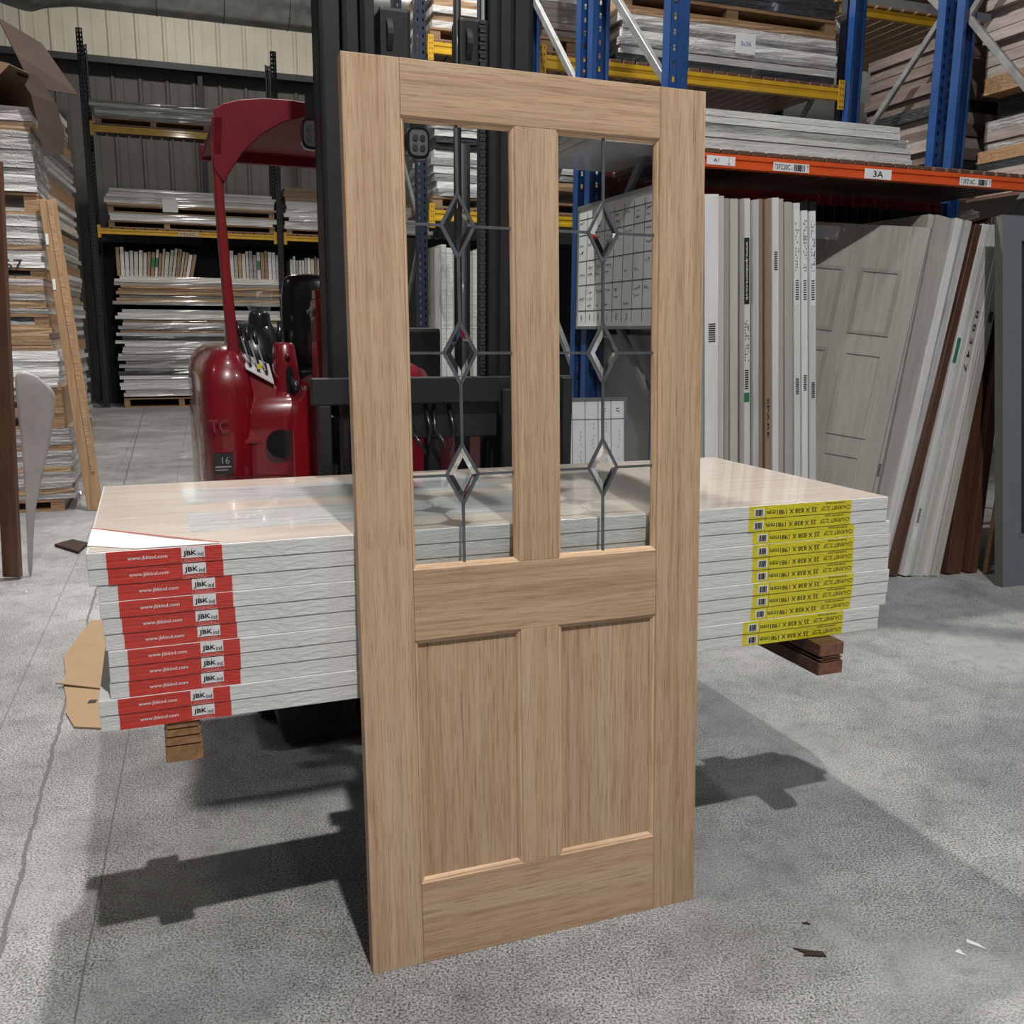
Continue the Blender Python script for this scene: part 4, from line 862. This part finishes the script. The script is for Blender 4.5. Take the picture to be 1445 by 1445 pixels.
srow = [  # u at top, thickness, material, label, extras
 (-.125, .045, 'v_grey', 'shaded grey door standing just right of the oak door', []),
 (-.078, .085, 'v_white', 'white wrapped door with crumpled film, beside the oak door edge', [('b', 1.30, 1.40)]),
 (.010, .034, 'v_cream', 'thin cream door standing second in the row', []),
 (.046, .030, 'v_grey', 'thin grey door between two pale ones in the row', []),
 (.078, .050, 'v_cream', 'cream door with a bare pale edge, left of the printed black strip', []),
 (.131, .028, 'v_grey', 'thin shaded door left of the printed black strip', []),
 (.162, .045, 'v_white', 'white door with black www strip and green mark', [('p', 1.50, 1.84, 'black_ink'), ('t', 'www.lpddoors.co.uk', 1.52, 1.82, 'white_ink', -PI/2), ('b', 1.05, 1.16), ('s', 1.20, 1.42), ('p', .98, 1.03, 'green')]),
 (.209, .040, 'v_silver', 'film-covered door right beside the printed black strip', []),
 (.251, .034, 'v_card', 'left of the two brown cardboard doors in the row', []),
 (.287, .034, 'v_card', 'brown cardboard door with SPARE written on it', [('t', 'SPARE', .78, 1.0, 'black_ink', -PI/2)]),
 (.323, .042, 'v_white', 'bright white door right of the cardboard ones', [('b', 1.68, 1.78)]),
 (.367, .032, 'v_grey', 'thin grey door right of the bright white one', []),
 (.401, .032, 'v_cream', 'thin cream door in the right half of the row', []),
 (.435, .030, 'v_pink', 'thin taupe door in the right half of the row', []),
 (.467, .042, 'v_white', 'leftmost of the three long-labelled white doors', [('p', 1.50, 2.0, 'white_ink'), ('b', 1.53, 1.64), ('s', 1.68, 1.95), ('b', 1.02, 1.11)]),
 (.511, .040, 'v_white', 'middle one of the three long-labelled white doors', [('p', 1.50, 2.0, 'white_ink'), ('b', 1.53, 1.64), ('s', 1.68, 1.95), ('b', 1.04, 1.13), ('cap',)]),
 (.553, .044, 'v_white', 'rightmost of the three long-labelled white doors', [('p', 1.50, 2.0, 'white_ink'), ('b', 1.53, 1.64), ('s', 1.68, 1.95), ('b', 1.00, 1.09), ('cap',)]),
]
for k, (ut, th, mk, lab, ex) in enumerate(srow):
    ln = -(3.0+1.9*k/16); z1 = 2.04+random.uniform(-.012, .008); z0 = .085
    ub = ut-math.sin(R(ln))*z1+k*.0004
    ex = [e if e[0] == 'cap' else e for e in ex]
    stander(ub, th-.002, ln, mk, z1, -.02+random.uniform(-.01, .02), lab, 'doors standing upright under the 3A beam', extra=ex, lift=z0)
b = MB(); b.box(-.3, .98, .0, .95, .002, .086); o = b.build('timber_skid', M['timber_dk']); put(o, RK, 0, -.03, 0); tag(o, 'low dark timber skid under the upright doors beneath the beam', 'timber skid')

# leaning group at right: (u_bottom, u_top, thickness, material, w)
def leaner(ub, ut, th, mk, z1, w, label, extra=None, depth=.78, name='door_slab', face=False, lift=.0):
    ang = math.degrees(math.asin((ut-ub)/z1))
    t = stander(ub, th, ang, mk, z1, w, label, 'doors leaning under the orange beam', depth, extra, name, lift=lift); return t
# big grey six-panel door: its broad face turned to us
t = leaner(.93, 1.36, .04, 'greyface', 2.05, .0, 'broad grey film-wrapped panel door leaning with its moulded face visible', depth=.74)
t.matrix_world = Matrix.Translation(RK.P(1.065, .0, .010)) @ Matrix.Rotation(RK.yaw, 4, 'Z') @ Matrix.Rotation(R(9.8), 4, 'Y') @ Matrix.Rotation(R(38), 4, 'Z')
rects = [(.10, .33, 1.42, 1.80), (.42, .65, 1.42, 1.80), (.10, .33, .82, 1.32), (.42, .65, .82, 1.32), (.10, .33, .15, .72), (.42, .65, .15, .72)]
for (a, c, z0, z1) in rects:
    b = MB()
    for q in ((a, a+.02, z0, z1), (c-.02, c, z0, z1), (a+.02, c-.02, z0, z0+.02), (a+.02, c-.02, z1-.02, z1)): b.box(-.007, -.0005, q[0], q[1], q[2], q[3])
    b.build('panel_moulding', M['greyface'], t)
b = MB(); b.box(-.0018, -.0006, .50, .72, 1.95, 2.03); b.build('paper_corner', M['paper'], t)
lrow = [  # picture x of the left edge at the top (y 298) and at the floor (y 815); thickness
 (1313, 1206, .040, 'v_cream', 'cream-edged door leaning against the broad grey one', [('b', .60, .68)]),
 (1323, 1218, .125, 'greyface', 'thick grey film-wrapped door with dents in the film', []),
 (1352, 1238, .055, 'v_white', 'bright white wrapped door left of the dark brown board', []),
 (1368, 1247, .045, 'v_silver', 'film-covered door whose loose film crumples at the top', []),
 (1382, 1257, .052, 'boardred', 'dark brown board leaning among the white doors', []),
 (1392, 1274, .036, 'v_white', 'white door with a green label strip right of the brown board', [('p', 1.30, 1.45, 'green'), ('b', .33, .42), ('p', .22, .30, 'paper')]),
 (1399, 1282, .042, 'v_silver', 'white film-covered door just left of the hand-numbered one', []),
 (1406, 1291, .058, 'v_cream', 'cream door with 88347 handwritten on its edge', [('t', '8 8 3 4 7', 1.25, 1.62, 'black_ink', -PI/2)]),
 (1417, 1305, .035, 'v_white', 'thin white door right of the hand-numbered one', []),
 (1424, 1315, .060, 'v_cream', 'last cream door of the leaning group before the gap', [('b', 1.55, 1.62)]),
]
def pixray(x, y): return rt*((x-722.5)/FPX)+upv*((722.5-y)/FPX)+fw
CAM = Vector((0, 0, CAM_H))
def pix_floor(x, y, z=0):
    d = pixray(x, y); return CAM+d*((z-CAM_H)/d.z)
def pix_plane(fr, x, y, w):
    d = pixray(x, y); t = (w-(CAM-fr.o).dot(fr.n))/d.dot(fr.n); return CAM+d*t
def lean_to(t, fr, base, top):
    """stand an object on 'base' so that its local z runs to 'top' and its depth stays square to the rack"""
    z = (top-base).normalized(); x = (fr.a-z*fr.a.dot(z)).normalized(); y = z.cross(x)
    m = Matrix((x, y, z)).transposed().to_4x4(); m.translation = base+Vector((0, 0, .012)); t.matrix_world = m
for tx, bx, th, mk, lab, ex in lrow:
    t = leaner(1.2, 1.3, th-.002, mk, 2.13, 0, lab, ex)
    lean_to(t, RK, pix_floor(bx, 815 if bx > 1250 else 812), pix_plane(RK, tx, 298, .08))
t = leaner(1.83, 2.22, .11, 'boardred', 2.15, -.07, 'wide red-brown board leaning behind the grey frame', lift=.015, depth=.3)
lean_to(t, RK, pix_floor(1336, 812), pix_floor(1336, 812)+RK.a*.30+RK.n*.22+Vector((0, 0, 2.1)))
t = leaner(1.965, 2.36, .07, 'boardred', 2.15, -.05, 'narrower red-brown board nearest the grey frame', lift=.012, depth=.3)
lean_to(t, RK, pix_floor(1366, 810), pix_floor(1366, 810)+RK.a*.30+RK.n*.22+Vector((0, 0, 2.1)))
b = MB(); b.box(0, .03, 0, .03, 0, .55); o = b.build('timber_offcut', M['w_oak']); put(o, RK, 1.93, -.16, .004, Matrix.Rotation(R(4), 4, 'Y')); tag(o, 'short timber offcut propped on the red-brown boards', 'offcut')
# slate grey glazed door at right edge
t = thing('glazed_leaf', 'slate grey glazed door leaning at the right edge of the picture', 'door', RK, 1.78, -.42, 0, None, Matrix.Rotation(R(-7.4), 4, 'X'))
b = MB(); b.box(0, .14, 0, .055, 0, 2.12); b.box(.76, .9, 0, .055, 0, 2.12); b.box(.14, .76, 0, .055, 0, .30); b.box(.14, .76, 0, .055, 1.98, 2.12); b.build('frame', M['slate'], t)
b = MB(); b.box(-.002, 0, .0, .055, 0, 2.12); b.build('edge', M['slate_dk'], t)
b = MB(); b.box(.14, .76, .022, .030, .30, 1.98); b.build('glass_pane', simple('smoked_glass', (.03, .035, .045, 1), .08, coat=.5), t)
b = MB(); b.box(.12, .15, -.004, 0, .285, .292); b.box(.118, .124, -.006, 0, .30, .306); b.build('clip', M['chrome'], t)

# ================================================================ WHITEBOARDS on the rack end
wb = thing('whiteboard', 'large whiteboard with a hand-ruled grid hung on the end of the blue rack', 'whiteboard', RK, -.315, 1.0, 1.47, None, Matrix.Rotation(-PI/2, 4, 'Z'))
# local x runs towards us (from w=1.0 to w=.02)
BWd, BHt = .96, .68
b = MB(); b.box(0, BWd, 0, .012, 0, BHt); b.build('board', M['whiteboard'], wb)
b = MB(); b.box(-.012, BWd+.012, -.006, .012, BHt, BHt+.022); b.box(-.012, BWd+.012, -.006, .012, -.018, 0); b.box(-.012, 0, -.006, .012, 0, BHt); b.box(BWd, BWd+.012, -.006, .012, 0, BHt); b.build('frame', M['alu'], wb)
b = MB()
for k in range(1, 8): x = BWd*k/8; b.box(x-.0015, x+.0015, -.0012, 0, .02, BHt-.03)
for z in (.09, .24, .38, .53, .62): b.box(.01, BWd-.01, -.0013, 0, z-.002, z+.002)
b.build('ruled_lines', M['black_ink'], wb)
r = random.Random(9); b = MB(); g = MB()
for k in range(8):
    for z in (.60, .565, .53-.03, .47, .43, .34, .30, .20, .16, .12):
        if r.random() < .62:
            x = BWd*k/8+.02; n = r.randint(3, 6)
            mb = g if r.random() < .2 else b
            for j in range(n): mb.bar((x+j*.013, -.001, z-.008+.016*r.random()), (x+j*.013+.010, -.001, z-.008+.018*r.random()), .0032, .001)
b.build('handwriting', M['black_ink'], wb); g.build('handwriting', M['green'], wb)
for s, k in (('1', .5), ('1', 1.5), ('1', 2.5), ('L', 3.5), ('E', 4.5), ('3', 5.5)): letter(s, .008 if s == '1' else .022, .034, M['black_ink'], wb, (BWd*k/8, -.0015, .05), bold=-.01)
wl = thing('whiteboard', 'lower whiteboard with sideways writing standing behind the forklift', 'whiteboard', RK, -1.03, -.12, .60, None, Matrix.Rotation(R(-4), 4, 'X'))
b = MB(); b.box(0, .50, 0, .012, 0, .50); b.build('board', M['whiteboard'], wl)
b = MB(); b.box(-.01, .515, -.006, .012, .50, .515); b.box(.50, .515, -.006, .012, 0, .50); b.build('frame', M['alu'], wl)
b = MB()
for k in range(1, 7): x = .50*k/7; b.box(x-.0012, x+.0012, -.0012, 0, 0, .50)
b.box(0, .5, -.0013, 0, .405, .408); r = random.Random(3)
for k in range(7):
    z = .39
    while z > .15:
        if r.random() < .6: b.bar((.5*k/7+.045, -.0012, z), (.5*k/7+.035+.02*r.random(), -.0012, z-.012), .002, .001)
        z -= .02
b.build('ruled_lines', M['black_ink'], wl)
letter('17', .02, .018, M['black_ink'], wl, (.465, -.002, .45), rz=-PI/2); letter('16', .02, .018, M['black_ink'], wl, (.39, -.002, .45), rz=-PI/2)
b = MB(); b.box(0, .06, -.02, 0, 0, .59); b.box(.44, .50, -.02, 0, 0, .59); o = b.build('board_stand', M['blackpaint']); put(o, RK, -1.03, -.09, 0); tag(o, 'dark stand legs holding up the lower whiteboard', 'stand')
# grey panel standing inside the rack end
b = MB(); b.box(-.02, .02, 0, .78, 0, 1.42); o = b.build('grey_panel', M['foam'], None, bevel=.003, seg=1); put(o, RK, -.16, .12, .002); tag(o, 'plain grey panel standing inside the rack end below the whiteboard', 'panel')

# ================================================================ THROUGH THE LEFT PANE: upright pale doors below the navy rack
r = random.Random(12); u = .10; k = 0
while u < .95:
    th = r.uniform(.05, .085); mk = r.choice(('w_white', 'w_cream', 'w_silver', 'w_white', 'greyface'))
    b = MB(); b.box(0, th-.004, 0, .7, 0, 2.18+r.uniform(-.05, .05)); o = b.build('door_slab', M[mk], None, bevel=.002, seg=1); put(o, MR, u, -.08, .04)
    tag(o, 'pale door standing behind the forklift mast, %s from the left' % (ORD[k] if k else 'first'), 'upright door', 'upright doors behind the mast'); u += th; k += 1
b = MB(); b.box(.05, 1.0, -.05, .6, 0, .039); o = b.build('timber_skid', M['timber_dk']); put(o, MR, 0, 0, 0); tag(o, 'low skid under the pale doors behind the forklift mast', 'timber skid')
# crumpled bag of film hanging in front of them
def crumple(name, fr, u, w, z, su, sw, sz, seed, label, mat=None, n=3):
    bm = bmesh.new(); bmesh.ops.create_icosphere(bm, subdivisions=n, radius=1); r = random.Random(seed)
    for v in bm.verts:
        k = 1+r.uniform(-.32, .22); v.co = Vector((v.co.x*su*k, v.co.y*sw*k, v.co.z*sz*k))
    if z < .2:
        zm = min(v.co.z for v in bm.verts)
        for v in bm.verts: v.co.z -= zm
    me = bpy.data.meshes.new(name); bm.to_mesh(me); bm.free(); me.materials.append(mat or M['film'])
    o = bpy.data.objects.new(name, me); COL.objects.link(o); put(o, fr, u, w, z); return tag(o, label, 'plastic film')
crumple('crumpled_film', MR, .15, -.17, 1.95, .06, .04, .30, 2, 'crumpled clear film bag hanging on the pale doors behind the mast')
crumple('crumpled_film', Fr(-3.55, 10.3, 0), 0, 0, .001, .20, .10, .035, 3, 'crumpled clear film lying on the floor left of the forklift')
crumple('crumpled_film', Fr(-2.72, 4.95, 0), 0, 0, .001, .10, .05, .025, 4, 'small crumpled film scrap on the floor near the left edge')
crumple('crumpled_film', AL, .30, .15, .35, .07, .12, .32, 6, 'loose wrapping film bulging from the foot of the near left pile')
crumple('crumpled_film', RK, 1.245, .1, 2.47, .05, .06, .03, 8, 'torn film end sticking out of the white pile on the orange beam')
crumple('crumpled_film', RK, 1.79, .12, 2.125, .04, .08, .03, 9, 'loose film tuft on top of the leaning doors')
crumple('crumpled_film', RK, 1.50, -.12, .002, .09, .03, .012, 10, 'film scraps on the floor below the leaning doors')

# ================================================================ FLOOR BITS
def scrap(pts, z, mat, label, cat, name, th=.003):
    b = MB(); b.prism(pts, th, 'z', z); o = b.build(name, mat); return tag(o, label, cat)
FW = lambda x, y: (x, y)
t = thing('torn_cardboard', 'torn tan cardboard box flap on the floor left of the stack', 'cardboard', Fr(-1.6, 3.2, .2), 0, 0, 0)
_i = t.matrix_world.inverted(); _p = [_i @ pix_floor(*q) for q in ((105, 1028), (150, 1030), (260, 1000), (260, 870), (150, 876), (128, 878), (116, 893), (101, 914), (90, 930), (93, 952), (90, 968), (94, 990), (93, 1008))]
b = MB(); b.prism([(q.x, q.y) for q in _p], .006, 'z', .002); b.build('flap', M['card'], t)
b = MB(); b._add([(-.17, .42, .02), (.12, .30, .012), (.20, .24, .012), (.12, .52, .035)]+[(-.17, .42, .015), (.12, .30, .008), (.20, .24, .008), (.12, .52, .030)], [(0, 1, 2, 3), (7, 6, 5, 4)]+[(i, i+4, (i+1) % 4+4, (i+1) % 4) for i in range(4)]); b.build('folded_flap', M['card'], t)
b = MB(); b.box(.0, .03, .20, .235, .0085, .009); b.build('printed_mark', M['black_ink'], t)
scrap([(1.10, 2.0), (1.135, 1.975), (1.125, 1.995), (1.105, 2.012)], .001, M['paper'], 'small white paper scrap on the floor at lower right', 'scrap', 'paper_scrap')
scrap([(1.055, 1.965), (1.075, 1.95), (1.07, 1.975)], .001, M['paper'], 'tiny pale chip beside the white paper scrap', 'scrap', 'paper_scrap')
scrap([(.675, 1.975), (.70, 1.955), (.692, 1.948), (.745, 1.945), (.742, 1.962), (.715, 1.965)], .001, M['card_dk'], 'dark folded scrap on the floor at lower right', 'scrap', 'dark_scrap')
scrap([(.725, 2.07), (.745, 2.065), (.74, 2.075)], .001, M['card_dk'], 'tiny dark chip behind the dark folded scrap', 'scrap', 'dark_scrap')
scrap([(-3.05, 6.05), (-2.80, 5.85), (-2.85, 6.1), (-3.0, 6.2)], .001, M['card_dk'], 'dark torn scrap on the floor by the near left pile', 'scrap', 'dark_scrap', .02)
scrap([(-2.52, 5.98), (-2.48, 5.96), (-2.47, 6.02)], .001, M['card_dk'], 'small dark chip on the floor left of the stack', 'scrap', 'dark_scrap')
bpy.context.view_layer.update()
